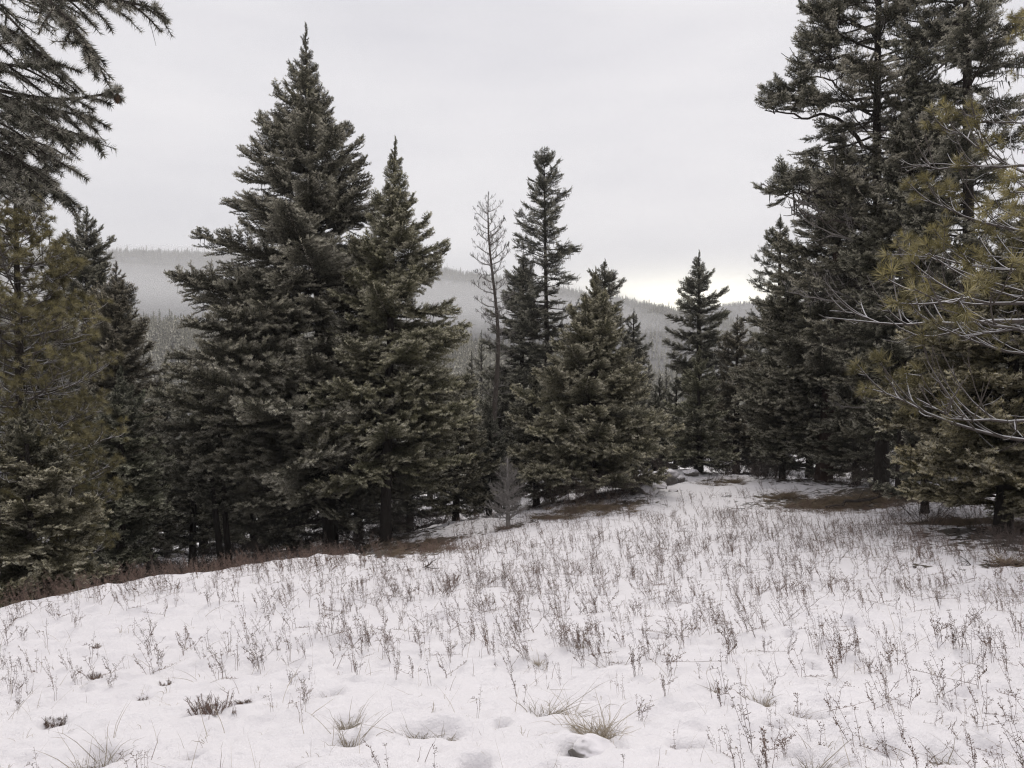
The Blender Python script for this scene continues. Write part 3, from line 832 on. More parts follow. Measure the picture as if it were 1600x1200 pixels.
for i, (px, Y, tpx, tpy, w, lab) in enumerate((
        (222, 58, 224, 556, 26, 'hazy grey fir down the slope, seen left in the gap beside the tallest fir'),
        (252, 70, 250, 575, 22, 'hazy grey fir down the slope, seen right in the gap beside the tallest fir'),
        (738, 52, 737, 548, 26, 'hazy fir down the slope just left of the leafless grey trunk'),
        (752, 66, 752, 520, 20, 'farther hazy fir whose tip shows behind the leafless grey trunk'),
        (1012, 60, 1014, 558, 24, 'hazy fir down the slope between the small dark fir and the symmetrical fir'),
        (1040, 75, 1041, 570, 20, 'faint fir low in the gap left of the symmetrical fir'),
        (1136, 62, 1137, 545, 24, 'faint fir showing right of the symmetrical fir'),
        (1338, 21.3, 1336, 520, 62, 'bushy dark fir low in the right-hand stand, right of the reddish trunk'),
        (1445, 15.5, 1447, 600, 55, 'short dark fir between the slim trunks and the young frosted fir'),
        (1030, 34, 1031, 590, 34, 'shadowy fir closing the gap right of the broad central fir'),
        (200, 48, 199, 640, 26, 'shadowy fir behind the small young dark-green fir'),
        (672, 44, 672, 560, 40, 'shadowy fir showing through the right side of the slimmer pointed fir'),
        (410, 40, 408, 420, 70, 'shadowy fir hidden behind the left skirts of the tallest fir'),
        (1330, 38, 1330, 420, 55, 'shadowy fir deep inside the right-hand stand'),
        (1465, 34, 1462, 400, 60, 'shadowy fir between the trunks near the right edge'),
        (318, 29, 320, 560, 55, 'shadowy fir behind the thin leaning trunks'),
        (455, 27, 452, 520, 75, 'shadowy fir directly behind the trunk of the tallest fir'),
        (395, 32, 396, 600, 60, 'low shadowy fir behind the left skirts of the tallest fir'),
        (560, 29, 561, 520, 70, 'shadowy fir between the trunks of the two big left firs'),
        (232, 25, 236, 640, 50, 'low shadowy fir right of the small young dark-green fir'),
        (55, 18, 58, 480, 75, 'shadowy fir directly behind the trunk of the left-edge pine'),
        (95, 19, 96, 600, 70, 'shadowy fir inside the left-edge pine group'),
        (640, 27, 642, 560, 60, 'shadowy fir behind the right flank of the slimmer pointed fir'),
        (780, 33, 782, 590, 55, 'shadowy fir around the foot of the leafless grey trunk'),
        (890, 29, 884, 560, 60, 'shadowy fir behind the left shoulder of the broad central fir'),
        (985, 28, 987, 600, 50, 'shadowy fir behind the right skirts of the broad central fir'),
        (1055, 33, 1057, 590, 45, 'shadowy fir left of the shorter full fir'),
        (1180, 30, 1182, 540, 50, 'shadowy fir behind the bushy lower fir'),
        (1265, 28, 1262, 480, 60, 'shadowy fir left of the thick reddish trunk'),
        (1560, 24, 1560, 420, 75, 'shadowy fir behind the young frosted fir near the right edge'),
        (1425, 29, 1425, 470, 65, 'low shadowy fir behind the slim trunks at right'))):
    b = 600 + (600 - tpy) * 0 + 200
    T('fir_tree', lab, 'fir tree', px, Y, (tpx, tpy), [(tpy + 18, w * .3), (tpy + 60, w * .7), (tpy + 130, w), (tpy + 230, w * 1.2)], per_m=7 if Y > 40 else 13, seed=60 + i, tint=(.9, .93, .92),
      crown_low=1.0 if Y > 40 else .3, group='firs farther down the slope', bare_ring=0)

# ------------------------------------------------------------------ the fir whose boughs hang in at the top left
def needle_bough(paths, rngseed, sec, wood):
    """boughs seen close by: every needle is there. paths: list of polylines from the trunk to the tip"""
    global rng
    rng = np.random.default_rng(rngseed)
    mb = MB()
    SP, SD, SL = [], [], []
    for pts in paths:
        pts = np.asarray(pts, float)
        s = np.linspace(0, 1, len(pts)); q = np.linspace(0, 1, 14)
        sm = along(s, pts, q)
        for _ in range(2): sm[1:-1] = (sm[:-2] + 2 * sm[1:-1] + sm[2:]) / 4
        L = np.linalg.norm(np.diff(sm, axis=0), axis=1).sum()
        mb.tube(sm, np.linspace(wood * L, .004, 14), 6, 0)
        n2 = int(sec * L)
        for i in range(n2):
            u = .3 + .7 * (i + rng.random()) / n2
            base = along(q, sm, u); tan = norm(along(q, sm, min(1, u + .05)) - along(q, sm, u - .05))
            sd = 1 if i % 2 else -1
            hv = norm(np.cross(tan, [0, 0, 1.0]))
            ph = math.radians(rng.uniform(30, 62))
            d = norm(math.cos(ph) * tan + math.sin(ph) * sd * hv + np.array([0, 0, rng.uniform(-.55, .05)]))
            l2 = (.26 * (1.08 - u) + .055) * rng.uniform(.5, 1.2) * min(1.1, L / 1.4)
            t = np.linspace(0, 1, 6)
            pp = base + d * (l2 * t)[:, None] - np.array([0, 0, 1]) * (l2 * rng.uniform(0, .3) * t ** 2)[:, None]
            mb.tube(pp, np.linspace(.0055, .0025, 6), 4, 0, cap=False)
            st = 0 if rng.random() < .6 else 2
            SP.append(pp[st:-1]); SD.append(np.diff(pp, axis=0)[st:]); SL.append(np.full(5 - st, l2 / 5))
            for j in range(int(l2 / .10)):
                v = rng.uniform(.2, .95); b3 = along(t, pp, v)
                d3 = norm(d + norm(np.cross(d, [0, 0, 1.0])) * rng.choice([-1, 1]) * rng.uniform(.5, 1.1) + np.array([0, 0, rng.uniform(-.5, .2)]))
                l3 = rng.uniform(.05, .15) * (1.15 - .5 * v)
                mb.twigs([b3], [b3 + d3 * l3], .0025, .0018, 0)
                SP.append(b3[None]); SD.append(d3[None]); SL.append(np.array([l3]))
        k = int(14 * .45)
        SP.append(sm[k:-1]); SD.append(np.diff(sm, axis=0)[k:]); SL.append(np.linalg.norm(np.diff(sm, axis=0), axis=1)[k:])
    SP, SD, SL = np.concatenate(SP), np.concatenate(SD), np.concatenate(SL)
    mb.needles(SP, SD, 44, .031, .0030, 1, rng.uniform(.1, .7, len(SP)), 1.15, L=SL)
    mb.needles(SP + norm(SD) * SL[:, None] * .9, SD, 8, .024, .0034, 1, .9, .7)
    # hanging wisps
    idx = rng.choice(len(SP), 26); p = SP[idx]; ln = rng.uniform(.03, .12, 26)
    mb.twigs(p, p + np.stack([rng.normal(0, .015, 26), rng.normal(0, .015, 26), -ln], -1), .0018, .0008, 0)
    return mb


NX, NY = -3.55, 3.5
nz0 = gz(NX, NY)
near = bpy.data.objects.new('fir_tree', None); COL.objects.link(near); near.location = (NX, NY, nz0 - .05)
tag(near, 'nearby fir outside the frame whose needled boughs hang in at the top left corner', 'fir tree')
mb = MB(); hs = np.linspace(0, 9.5, 14)
rng = np.random.default_rng(5)
mb.tube(np.stack([np.zeros(14), np.zeros(14), hs - .3], 1), .17 * (1 - hs / 10.5) + .01, 12, 0, rough=.05)
obj('trunk', mb.data('trunk', [M_BARK], True), near)


def loc(px, py, Y): return W(px, py, Y) - np.array(near.location)


def off(h, dx=0, dy=0): return np.array([dx, dy, h])


boughs = [
    [off(3.39), loc(-120, -30, 3.47), loc(70, 2, 3.41), loc(170, -2, 3.35), loc(252, 14, 3.30)],
    [off(3.45), loc(-80, -70, 3.19), loc(60, -20, 3.08), loc(120, 45, 3.03), loc(148, 96, 3.03)],
    [off(3.20), loc(-90, 20, 3.30), loc(10, 40, 3.30), loc(66, 86, 3.25)],
    [off(3.02), loc(-80, 120, 3.41), loc(30, 150, 3.35), loc(110, 158, 3.30), loc(188, 142, 3.25)],
    [off(2.95), loc(-60, 150, 3.52), loc(50, 165, 3.47), loc(150, 185, 3.41)],
    [off(2.83), loc(-60, 170, 3.14), loc(40, 185, 3.08), loc(148, 218, 3.08)],
    [off(3.08), loc(-70, 90, 3.25), loc(30, 105, 3.19), loc(95, 100, 3.19)],
    [off(2.71), loc(-60, 215, 3.41), loc(20, 215, 3.35), loc(108, 262, 3.30)],
    [off(2.58), loc(-70, 225, 3.30), loc(20, 240, 3.25), loc(60, 275, 3.19), loc(110, 312, 3.19)],
    [off(2.52), loc(-80, 230, 3.58), loc(0, 245, 3.52), loc(70, 268, 3.52)],
    [off(2.83), loc(-80, 180, 3.74), loc(0, 200, 3.74), loc(90, 235, 3.74)],
    [off(2.40), loc(-90, 260, 3.08), loc(-20, 270, 3.03), loc(35, 300, 3.03)],
    [off(2.89), loc(-40, 130, 3.08), loc(30, 165, 3.03), loc(92, 205, 2.97)],
    [off(3.76), off(5.6, -.8, .6), off(5.3, -1.9, 1.2)], [off(3.57), off(5.3, .2, -.9), off(5.0, .5, -1.9)], [off(3.26), off(4.7, -1, -.5), off(4.3, -2, -1)],
    [off(3.14), off(4.6, .3, 1), off(4.2, .5, 2)], [off(4.19), off(6.5, .8, .1), off(6.4, 1.7, .3)], [off(4.57), off(7.1, -.2, .7), off(7.0, -.3, 1.4)], [off(4.94), off(7.8, .3, -.5), off(7.8, .6, -1.0)],
]
cr = obj('crown', needle_bough(boughs, 12, 11, .0065).data('near_boughs', [M_TWIG, M_FIR]), near)
cr.color = (.36, .4, .34, 1); cr['kind'] = 'stuff'
# the single cone under the longest spray
mb = MB(); c0 = loc(183, 146, 3.24)
q = np.linspace(0, 1, 9)
mb.tube(c0[None] - np.stack([np.zeros(9), np.zeros(9), q * .042], 1), .011 * np.sin(np.pi * np.clip(q * .93 + .06, 0, 1)) ** .7 + .001, 9, 0, rough=.16)
for r_ in range(7):
    for a_ in range(7):
        th = a_ * .9 + r_ * .45; rr = .0115 * math.sin(math.pi * (r_ + 1) / 8.2) ** .7
        p = c0 + np.array([rr * math.cos(th), rr * math.sin(th), -.004 - r_ * .0054])
        tdir = np.array([-math.sin(th), math.cos(th), 0]) * .004
        mb.add([p - tdir, p + tdir, p + np.array([math.cos(th) * .0035, math.sin(th) * .0035, -.007])], [[0, 1, 2]], 0)
obj('cone', mb.data('cone', [M_CONE]), near)

# ------------------------------------------------------------------ the ragged limbs of the old fir at right
def add_limb(root, path, r):
    global rng
    mb = MB()
    pts = np.array(path); s = np.linspace(0, 1, len(pts)); q = np.linspace(0, 1, 18)
    sm = along(s, pts, q); sm[1:-1] += rng.normal(0, .035, (16, 3))
    mb.tube(sm, np.linspace(r, .012, 18), 6, 0)
    for i in range(9):
        u = rng.uniform(.45, 1); b = along(q, sm, u); d = norm(rng.normal(0, 1, 3) + np.array([-.5, 0, .6])); l = rng.uniform(.15, .5)
        t = np.linspace(0, 1, 5)[:, None]
        mb.tube(b + d * l * t + np.array([0, 0, l * .4]) * t ** 2, np.linspace(.014, .006, 5), 4, 0, cap=False)
    obj('bare_limb', mb.data('bare_limb', [M_SNAG if r < .04 else M_TWIG]), root)


old = next(o for o in bpy.data.objects if o.get('label', '').startswith('big ragged old fir'))
OL = np.array(old.location)
rng = np.random.default_rng(77)
for path, r in (([W(1374, 185, 19), W(1335, 150, 18.8), W(1290, 122, 18.6), W(1250, 118, 18.5)], .035),
                ([W(1374, 250, 19), W(1310, 180, 18.7), W(1260, 182, 18.5), W(1195, 172, 18.3)], .055),
                ([W(1374, 120, 19), W(1320, 85, 18.6), W(1275, 100, 18.5), W(1245, 95, 18.4)], .05),
                ([W(1374, 60, 19), W(1330, 30, 18.8), W(1300, 40, 18.6), W(1262, 12, 18.5)], .05),
                ([W(1374, 350, 19), W(1300, 310, 18.5), W(1262, 300, 18.4), W(1215, 306, 18.3)], .04),
                ([W(1374, 360, 19), W(1310, 345, 18.6), W(1262, 339, 18.5), W(1238, 328, 18.5)], .03)):
    add_limb(old, [p - OL for p in path], r)
# foliage clumps carried on those limbs
pts, rots, scls, idxs = [], [], [], []
for px, py, Y, n_, sp in ((1215, 172, 18.3, 5, 22), (1255, 150, 18.4, 8, 26), (1285, 165, 18.5, 8, 26), (1240, 135, 18.4, 4, 14), (1275, 85, 18.5, 8, 22), (1300, 70, 18.6, 8, 24),
                          (1290, 25, 18.6, 9, 24), (1320, 12, 18.7, 8, 24), (1250, 285, 18.4, 8, 24), (1285, 275, 18.5, 9, 26), (1232, 300, 18.3, 4, 14), (1300, 215, 18.5, 8, 26), (1320, 320, 18.6, 8, 26)):
    for _ in range(n_):
        k = (K_SHORT + K_CMED)[rng.integers(5)]
        sc = rng.uniform(.45, .8) / KIT_LEN[k]
        pts.append(W(px + rng.uniform(-sp, sp), py + rng.uniform(-sp * .6, sp * .6), Y + rng.uniform(-.4, .4)) - OL)
        rots.append((rng.normal(0, .4), rng.normal(-.15, .3), math.pi + rng.normal(0, 1.0))); scls.append((sc, sc, sc)); idxs.append(k)
cl = scatter('foliage', pts, rots, scls, idxs, KIT, 'kit', old); cl.color = (.95, .97, .95, 1)

# ------------------------------------------------------------------ what grows through the snow: positions first, then the hollows, then the sheet
def ground_hit(px, py):
    """where the sight line through a photo pixel meets the snow"""
    Y = np.geomspace(2.5, 32, 110)
    d = EYE + (600 - py) / FPX * Y - ground_z((px - 800) / FPX * Y, Y, False)
    i = max(1, int(np.argmax(d <= 0)))
    y = Y[i - 1] + (Y[i] - Y[i - 1]) * np.clip(d[i - 1] / max(d[i - 1] - d[i], 1e-6), 0, 1)
    return (px - 800) / FPX * y, float(y)


TUFTS = [(855, 1112, .30, 'upright pale grass tuft with a dark weed stalk leaning at its left'), (932, 1140, .36, 'largest straw-coloured grass tuft, beside a snow-capped stone'),
         (965, 1040, .24, 'low combed-over grass tuft above the largest tuft'), (905, 1008, .2, 'small brown grass tuft at the foot of leaning stems near the middle'),
         (548, 1158, .24, 'dense short grass tuft low down left of the middle'), (543, 1126, .2, 'grass tuft leaning right just above the dense short tuft'),
         (652, 1148, .22, 'thin fan of pale grass blades between two hollows'), (150, 1196, .34, 'wispy grass tuft at the bottom edge near the left corner'),
         (290, 1180, .16, 'flattened grass tuft half sunk in snow near the bottom left'), (1190, 1092, .2, 'grass tuft lying in a snow hollow right of the middle'),
         (1270, 1195, .2, 'grass tuft at the bottom edge right of the middle'), (1245, 1115, .17, 'thin grass blades at the end of a crack in the snow'),
         (700, 1148, .12, 'tiny grass tuft right of the thin fan of blades'), (840, 1030, .14, 'short grass tuft left of the combed-over tuft'),
         (515, 1085, .13, 'sparse grass blades below the oval dent'), (1480, 1180, .26, 'spiky pale tuft in the bottom right corner among weeds'),
         (1120, 1075, .15, 'sparse bent blades right of the largest tuft')]
SHRUBS = [(335, 1108, .30, 'dark low heathery shrub poking through the snow at lower left'), (262, 1068, .13, 'tiny dark sprig of shrub above the low heathery shrub'),
          (88, 1126, .15, 'flattened brown sprig near the left edge'), (150, 1058, .12, 'little leaning brown sprig near the left edge'), (380, 1096, .12, 'small sprig touching the right end of the low heathery shrub'),
          (222, 1093, .12, 'row of curled sprigs left of the low heathery shrub'), (155, 1010, .1, 'pair of tiny twigs near the left crest')]
STONES = [(924, 1168, .12, 'snow-capped stone with a dark gap beneath, below the largest grass tuft'), (1046, 752, .5, 'pale boulder on the snow mound at the end of the clearing'),
          (1006, 770, .45, 'dark boulder half buried in snow under the broad central fir'), (1078, 745, .28, 'small snow-topped rock on the crest of the mound'),
          (1064, 752, .2, 'small rock wedged between the larger rocks of the mound'), (1024, 762, .4, 'snow-dusted rock leaning on the dark boulder'), (1052, 768, .14, 'stone showing through snow on the face of the mound')]
tuft_at = [(*ground_hit(a, b), h, l) for a, b, h, l in TUFTS]
shrub_at = [(*ground_hit(a, b), h, l) for a, b, h, l in SHRUBS]
for x, y, h, l in tuft_at: PITS.append((x, y, .045 + h * .16, .035 + h * .08))
for x, y, h, l in shrub_at: PITS.append((x, y, .04 + h * .2, .02 + h * .05))
sx, sy = ground_hit(924, 1168)
PITS.append((sx - .05, sy - .03, .085, .10)); PITS.append((sx + .1, sy + .06, .07, .06))
for px, py, r, d in ((530, 1048, .09, .03), (450, 1068, .1, .02), (1160, 1125, .05, .05), (1210, 1130, .06, .07), (1275, 1125, .10, .10), (1300, 1128, .07, .10), (1080, 1160, .07, .09), (1060, 1165, .06, .05),
                     (1250, 1175, .05, .10), (1385, 1120, .05, .06), (770, 1108, .03, .06), (783, 1132, .035, .06), (745, 1192, .06, .06), (895, 1060, .03, .04), (955, 1058, .03, .04), (1120, 1052, .035, .05),
                     (1275, 1042, .05, .05), (1390, 1170, .06, .06), (1010, 1057, .03, .04), (130, 1023, .06, .02), (130, 1108, .07, .02), (60, 1180, .05, .02), (1500, 1085, .06, .06), (1325, 1190, .05, .06)):
    x, y = ground_hit(px, py); PITS.append((x, y, r, d))

wr = np.random.default_rng(21)
for _ in range(260):
    y = wr.uniform(3.4, 9); x = wr.uniform(-.7, .7) * y
    PITS.append((x, y, wr.uniform(.025, .075), wr.uniform(.008, .035) * (1 if wr.random() < .8 else 1.8)))
weeds = []
tries = 0
BARE_TREES = [b for b in BARE if b[1] < 14.5 and b[0] < 0]
for b in BARE_TREES: BARE.remove(b); BARE.append((b[0], b[1] + .9, b[2] * .5, b[3] * .4, b[4]))
while len(weeds) < 5200 and tries < 90000:
    tries += 1
    y = math.sqrt(wr.uniform(3.4 ** 2, 20.0 ** 2)); x = wr.uniform(-.72, .74) * y
    px = 800 + x / y * FPX
    base = 1.0
    if y < 4.6: base = .16 if px < 1150 else .95
    elif y < 5.4: base = .22 if px < 450 else .55 if px < 1150 else .9
    elif y < 6.4: base = .42 if px < 380 else .8 if px < 1000 else .9
    elif y < 7.5: base = .6 if px < 400 else .8
    if y > 14: base *= .75
    if y > 17.5: base *= .5 if 700 < px else 0
    cl_ = float(fbm(np.array([x * .75]), np.array([y * .75]), 2, 51)[0])
    base *= float(np.clip(.66 + .9 * cl_, .12, 1.15))
    if wr.random() > base: continue
    if bare_at(np.array([x]), np.array([y]))[0] > .45 and px > 1150: continue
    weeds.append((x, y))
weeds.sort(key=lambda p: p[1])
for x, y in weeds[:70]:
    if wr.random() < .6: PITS.append((x, y, wr.uniform(.025, .05), wr.uniform(.012, .03)))

# snow-free strips of litter and grass besides the rings under the trees
BARE += [(-9.5, 28, 6.5, 7, .52), (-4, 30, 4, 6, .6), (1, 31, 4, 5, .6), (12, 24, 4, 4.5, .58), (6, 31, 4, 4, .6)]
for px, py, rx, ry, s in ((1290, 788, 2.0, .7, .95), (1390, 782, 1.6, .9, .95), (1200, 775, .9, .3, .7), (1480, 815, 1.4, .28, .95), (1570, 826, 1.2, .35, 1.0), (1585, 880, .7, .25, .75), (1480, 885, .5, .12, .6),
                          (660, 852, 1.6, .5, .85), (590, 862, 1.0, .6, .9), (930, 792, 1.6, .45, .9), (860, 806, .9, .3, .7), (985, 785, .7, .4, .8), (720, 812, 1.0, .25, .55), (1050, 756, .7, .4, .6), (1130, 752, 1.2, .4, .7),
                          (1340, 757, 1.6, .5, .7), (640, 890, .5, .12, .4)):
    x, y = ground_hit(px, py); BARE.append((x, y, rx, ry, s))


def axis(fine_lo, fine_hi, step, lo, hi, g=1.035):
    a = list(np.arange(fine_lo, fine_hi, step)); d = step
    while a[-1] < hi: d = min(d * g, 140); a.append(a[-1] + d)
    d = step; b = [fine_lo]
    while b[-1] > lo: d = min(d * g, 140); b.append(b[-1] - d)
    return np.array(b[:0:-1] + a)


GX = axis(-3.3, 3.3, .032, -2400, 2400); GY = axis(3.2, 7.6, .03, -240, 2600, 1.028)
xx, yy = np.meshgrid(GX, GY)
zz = ground_z(xx, yy)
bb = bare_at(xx, yy)
nx_, ny_ = len(GX), len(GY)
me = bpy.data.meshes.new('snow_ground')
me.vertices.add(nx_ * ny_); me.vertices.foreach_set('co', np.stack([xx, yy, zz], -1).astype(np.float32).ravel())
i0 = (np.arange(ny_ - 1)[:, None] * nx_ + np.arange(nx_ - 1)[None]).ravel()
q4 = np.stack([i0, i0 + 1, i0 + nx_ + 1, i0 + nx_], -1).astype(np.int32)
me.loops.add(q4.size); me.loops.foreach_set('vertex_index', q4.ravel())
me.polygons.add(len(q4)); me.polygons.foreach_set('loop_start', np.arange(0, q4.size, 4, dtype=np.int32)); me.polygons.foreach_set('use_smooth', np.ones(len(q4), bool))
at = me.attributes.new('bare', 'FLOAT', 'POINT'); at.data.foreach_set('value', bb.astype(np.float32).ravel())
me.materials.append(ground_material()); me.update(calc_edges=True)
g_ = obj('ground', me); g_['kind'] = 'structure'; g_['label'] = 'snow-covered sloping clearing with brown litter under the trees'


# ------------------------------------------------------------------ weeds, tufts, shrubs, rocks
def weed_mesh(seed, stems, h, lean, seeds=22, mat=None):
    global rng
    rng = np.random.default_rng(seed)
    mb = MB()
    for _ in range(stems):
        az = rng.uniform(0, 6.28); r0 = rng.uniform(0, .04)
        tilt = np.array([math.cos(az), math.sin(az), 0]) * rng.uniform(.05, .35) + np.array([lean, 0, 0])
        hh = h * rng.uniform(.55, 1.1)
        t = np.linspace(0, 1, 6)
        pts = np.array([math.cos(az) * r0, math.sin(az) * r0, -.04]) + np.stack([tilt[0] * hh * t ** 1.3, tilt[1] * hh * t ** 1.3, (hh + .04) * t], 1)
        pts[1:] += rng.normal(0, .006, (5, 3))
        if rng.random() < .13:
            kk = rng.integers(2, 5); pts[kk:] += np.outer(np.arange(1, 7 - kk), [rng.normal(0, .045), rng.normal(0, .045), -rng.uniform(.02, .07)])
        mb.tube(pts, np.linspace(.0019, .0009, 6), 3, 0, cap=False)
        n = int(seeds * rng.uniform(.6, 1.2)); u = 1 - .72 * rng.uniform(0, 1, n) ** 1.15
        p = along(t, pts, u); th = rng.uniform(0, 6.28, n)
        o = np.stack([np.cos(th), np.sin(th), rng.uniform(.1, 1.0, n)], -1)
        l = rng.uniform(.006, .02, n)[:, None]
        c = p + o * l
        mb.twigs(p, c, .0011, .0009, 0)
        sz = rng.uniform(.0024, .0052, n)[:, None]
        e = norm(o); sd = norm(np.cross(e, rng.normal(size=e.shape))); s2 = np.cross(e, sd)
        V = np.stack([c - e * sz * .6, c + sd * sz * .75, c - sd * sz * .4 + s2 * sz * .7, c - sd * sz * .4 - s2 * sz * .7, c + e * sz * 1.9], 1).reshape(-1, 3)
        pat = np.array([[0, 2, 1], [0, 3, 2], [0, 1, 3], [4, 1, 2], [4, 2, 3], [4, 3, 1]])
        mb.add(V, (np.arange(n)[:, None, None] * 5 + pat[None]).reshape(-1, 3), 0)
        if rng.random() < .5:      # a side stem
            b = along(t, pts, .5); d = norm(np.array([rng.normal(), rng.normal(), 1.6])); l2 = hh * .4
            mb.twigs([b], [b + d * l2], .0016, .001, 0)
            m_ = 9; uu = rng.uniform(.3, 1, m_); c = b + d * (l2 * uu)[:, None] + rng.normal(0, .006, (m_, 3)); sz = .0045
            V = np.stack([c - [0, 0, sz], c + [sz, 0, 0], c + [-sz * .5, sz, 0], c + [-sz * .5, -sz, 0], c + [0, 0, sz * 2]], 1).reshape(-1, 3)
            mb.add(V, (np.arange(m_)[:, None, None] * 5 + pat[None]).reshape(-1, 3), 0)
    return mb.data('weed', [mat or M_WEED])


WEED = [weed_mesh(300 + i, st, h, ln) for i, (st, h, ln) in enumerate(((1, .24, 0), (2, .27, -.05), (3, .28, -.1), (4, .30, -.2), (5, .30, -.1), (6, .31, -.25), (7, .30, -.1), (9, .31, -.15), (4, .36, -.4), (3, .33, -.3)))]
REDW = [weed_mesh(330 + i, st, h, 0, 26, M_REDWEED) for i, (st, h) in enumerate(((3, .34), (5, .36), (4, .30)))]
wz = ground_z(np.array([w[0] for w in weeds]), np.array([w[1] for w in weeds]))
for i in range(300):
    x, y = weeds[i]
    v = WEED[[0, 0, 1, 1, 2, 3, 9, 4][wr.integers(8)]] if y < 5.4 and x < 1.5 else WEED[[0, 1, 1, 2, 2, 3, 3, 4, 5, 8, 9, 9][wr.integers(12)]]
    o = obj('dried_weed', v, None, (x, y, float(wz[i])))
    s = wr.uniform(.4, .88)
    o.rotation_euler = (wr.normal(0, .06), wr.normal(0, .06), wr.normal(0, .5)); o.scale = (s, s, s * wr.uniform(.85, 1.15))
    kind = {0: 'single-stalked', 1: 'two-stalked', 2: 'thin', 9: 'thin leaning', 8: 'tall leaning', 3: 'leaning', 4: 'upright', 5: 'full leaning', 6: 'full', 7: 'bushy'}[WEED.index(v)]
    wpx, wpy = 800 + x / y * FPX, 600 + (EYE - wz[i]) / y * FPX
    zone = ('in the snow near the bottom edge' if wpy > 1110 else 'in the snow level with the grass tufts' if wpy > 1030 else 'in the snow above the grass tufts')
    side = 'at lower right' if wpx > 1150 else 'near the middle' if wpx > 600 else 'towards the left'
    tag(o, f'{kind} dry brown weed {zone}, {side}', 'weed', 'dry weeds of the snowy clearing')
WSRC = [bpy.data.objects.new('weed_source', m) for m in WEED + REDW]
P_, R_, S_, I_ = [], [], [], []
for i in range(300, len(weeds)):
    x, y = weeds[i]; s = wr.uniform(.42, .88)
    P_.append((x, y, wz[i])); R_.append((wr.normal(0, .06), wr.normal(0, .06), wr.normal(0, .6))); S_.append((s, s, s)); I_.append((0, 1, 1, 2, 2, 3, 3, 4, 8, 9, 9)[wr.integers(11)])
far_w = scatter('distant_weeds', P_, R_, S_, I_, WSRC, 'weed')
far_w['label'] = 'thin brown weed stalks dotting the farther snow up to the trees'; far_w['category'] = 'weeds'
# reddish dry growth along the crest and under the trees
P_, R_, S_, I_ = [], [], [], []
for _ in range(700):
    px = wr.uniform(-10, 1600)
    if px < 600: py = np.interp(px, [0, 200, 400, 560, 600], [950, 908, 884, 872, 868]) - wr.uniform(-2, 6); Y = None
    else:
        py = {0: wr.normal(790, 10), 1: wr.normal(818, 9), 2: wr.normal(752, 6)}[0 if px < 1040 else 1 if px > 1380 else 2]
        if px < 760: py = wr.normal(845, 10)
    x, y = ground_hit(px, py)
    if px < 600 and wr.random() < .8: continue
    if px < 600: y += wr.uniform(.0, 1.6); x = (px - 800) / FPX * y
    b = bare_at(np.array([x]), np.array([y]))[0]
    if px >= 600 and wr.random() > b * 1.3: continue
    s = wr.uniform(.5, 1.1) * (1 if px < 600 else .9)
    P_.append((x, y, gz(x, y))); R_.append((wr.normal(0, .15), wr.normal(0, .15), wr.uniform(0, 6.28))); S_.append((s, s, s)); I_.append(10 + wr.integers(3))
rw = scatter('reddish_undergrowth', P_, R_, S_, I_, WSRC, 'weed')
rw['label'] = 'reddish brown dry undergrowth along the crest and at the tree feet'; rw['category'] = 'undergrowth'


def tuft_mesh(seed, n, h, spread, lean=(0, 0), curl=.6, width=.0022, mat=None, stalks=0):
    global rng
    rng = np.random.default_rng(seed)
    mb = MB()
    hubs = rng.normal(0, .045 * h / .25, (4, 2))
    for i in range(n + stalks):
        tall = i >= n
        az = rng.uniform(0, 6.28); r = abs(rng.normal(0, .035)) * (h / .25); hb_ = hubs[rng.integers(4)]
        b = np.array([hb_[0] + math.cos(az) * r * 1.3, hb_[1] + math.sin(az) * r, -.03])
        hh = h * (rng.uniform(.15, .7) if not tall else rng.uniform(.9, 1.35))
        o = np.array([math.cos(az), math.sin(az), 0]) * spread * rng.uniform(.1, 1.6) + np.array([lean[0], lean[1], 0]) * rng.uniform(.3, 2)
        t = np.linspace(0, 1, 6)[:, None]
        bend = curl * rng.uniform(.2, 1.9) * (.35 if tall else 1)
        p = b + o * hh * t ** 1.3 + np.array([0, 0, 1]) * (hh + .03) * np.maximum(t - bend * .5 * t ** 2.2, .04 * t) + rng.normal(0, .007 * h / .25, (6, 3)) * t
        sd = norm(np.cross(o + [1e-3, 0, .3], rng.normal(size=3))) * width * rng.uniform(.5, 1.2)
        w = np.array([1, .95, .85, .65, .4, .1])[:, None]
        V = np.concatenate([p - sd * w, p + sd * w])
        Tq = []
        for k in range(5): Tq += [[k, k + 1, k + 7], [k, k + 7, k + 6]]
        mb.add(V, Tq, 0)
    return mb.data('grass_tuft', [mat or M_STRAW])


for i, (x, y, h, lab) in enumerate(tuft_at):
    lean = (wr.normal(.05, .25), wr.normal(-.1, .15))
    o = obj('grass_tuft', tuft_mesh(500 + i, int(90 + 700 * h), h * .8, .85, lean, 1.0, stalks=int(26 * h + 3)), None, (x, y, gz(x, y) + .005))
    tag(o, lab, 'grass tuft', 'grass tufts in the foreground snow')


BL = [tuft_mesh(640 + i, n_, .12, .9, (.1, 0), .9, .0016, m_, 1) for i, (n_, m_) in enumerate(((1, M_STRAW), (2, M_STRAW), (4, M_STRAW), (3, M_WEED), (7, M_STRAW)))]
BSRC = [bpy.data.objects.new('blade_source', m) for m in BL]
P_, R_, S_, I_ = [], [], [], []
for _ in range(1100):
    y = wr.uniform(3.4, 11); x = wr.uniform(-.72, .72) * y; s = wr.uniform(.4, 1.3)
    P_.append((x, y, gz(x, y) + .004)); R_.append((wr.normal(0, .3), wr.normal(0, .3), wr.uniform(0, 6.28))); S_.append((s, s, s)); I_.append(wr.integers(5))
bo_ = scatter('grass_blades', P_, R_, S_, I_, BSRC, 'blade')
bo_['label'] = 'stray thin grass blades poking through the snow all over the clearing'; bo_['category'] = 'grass'


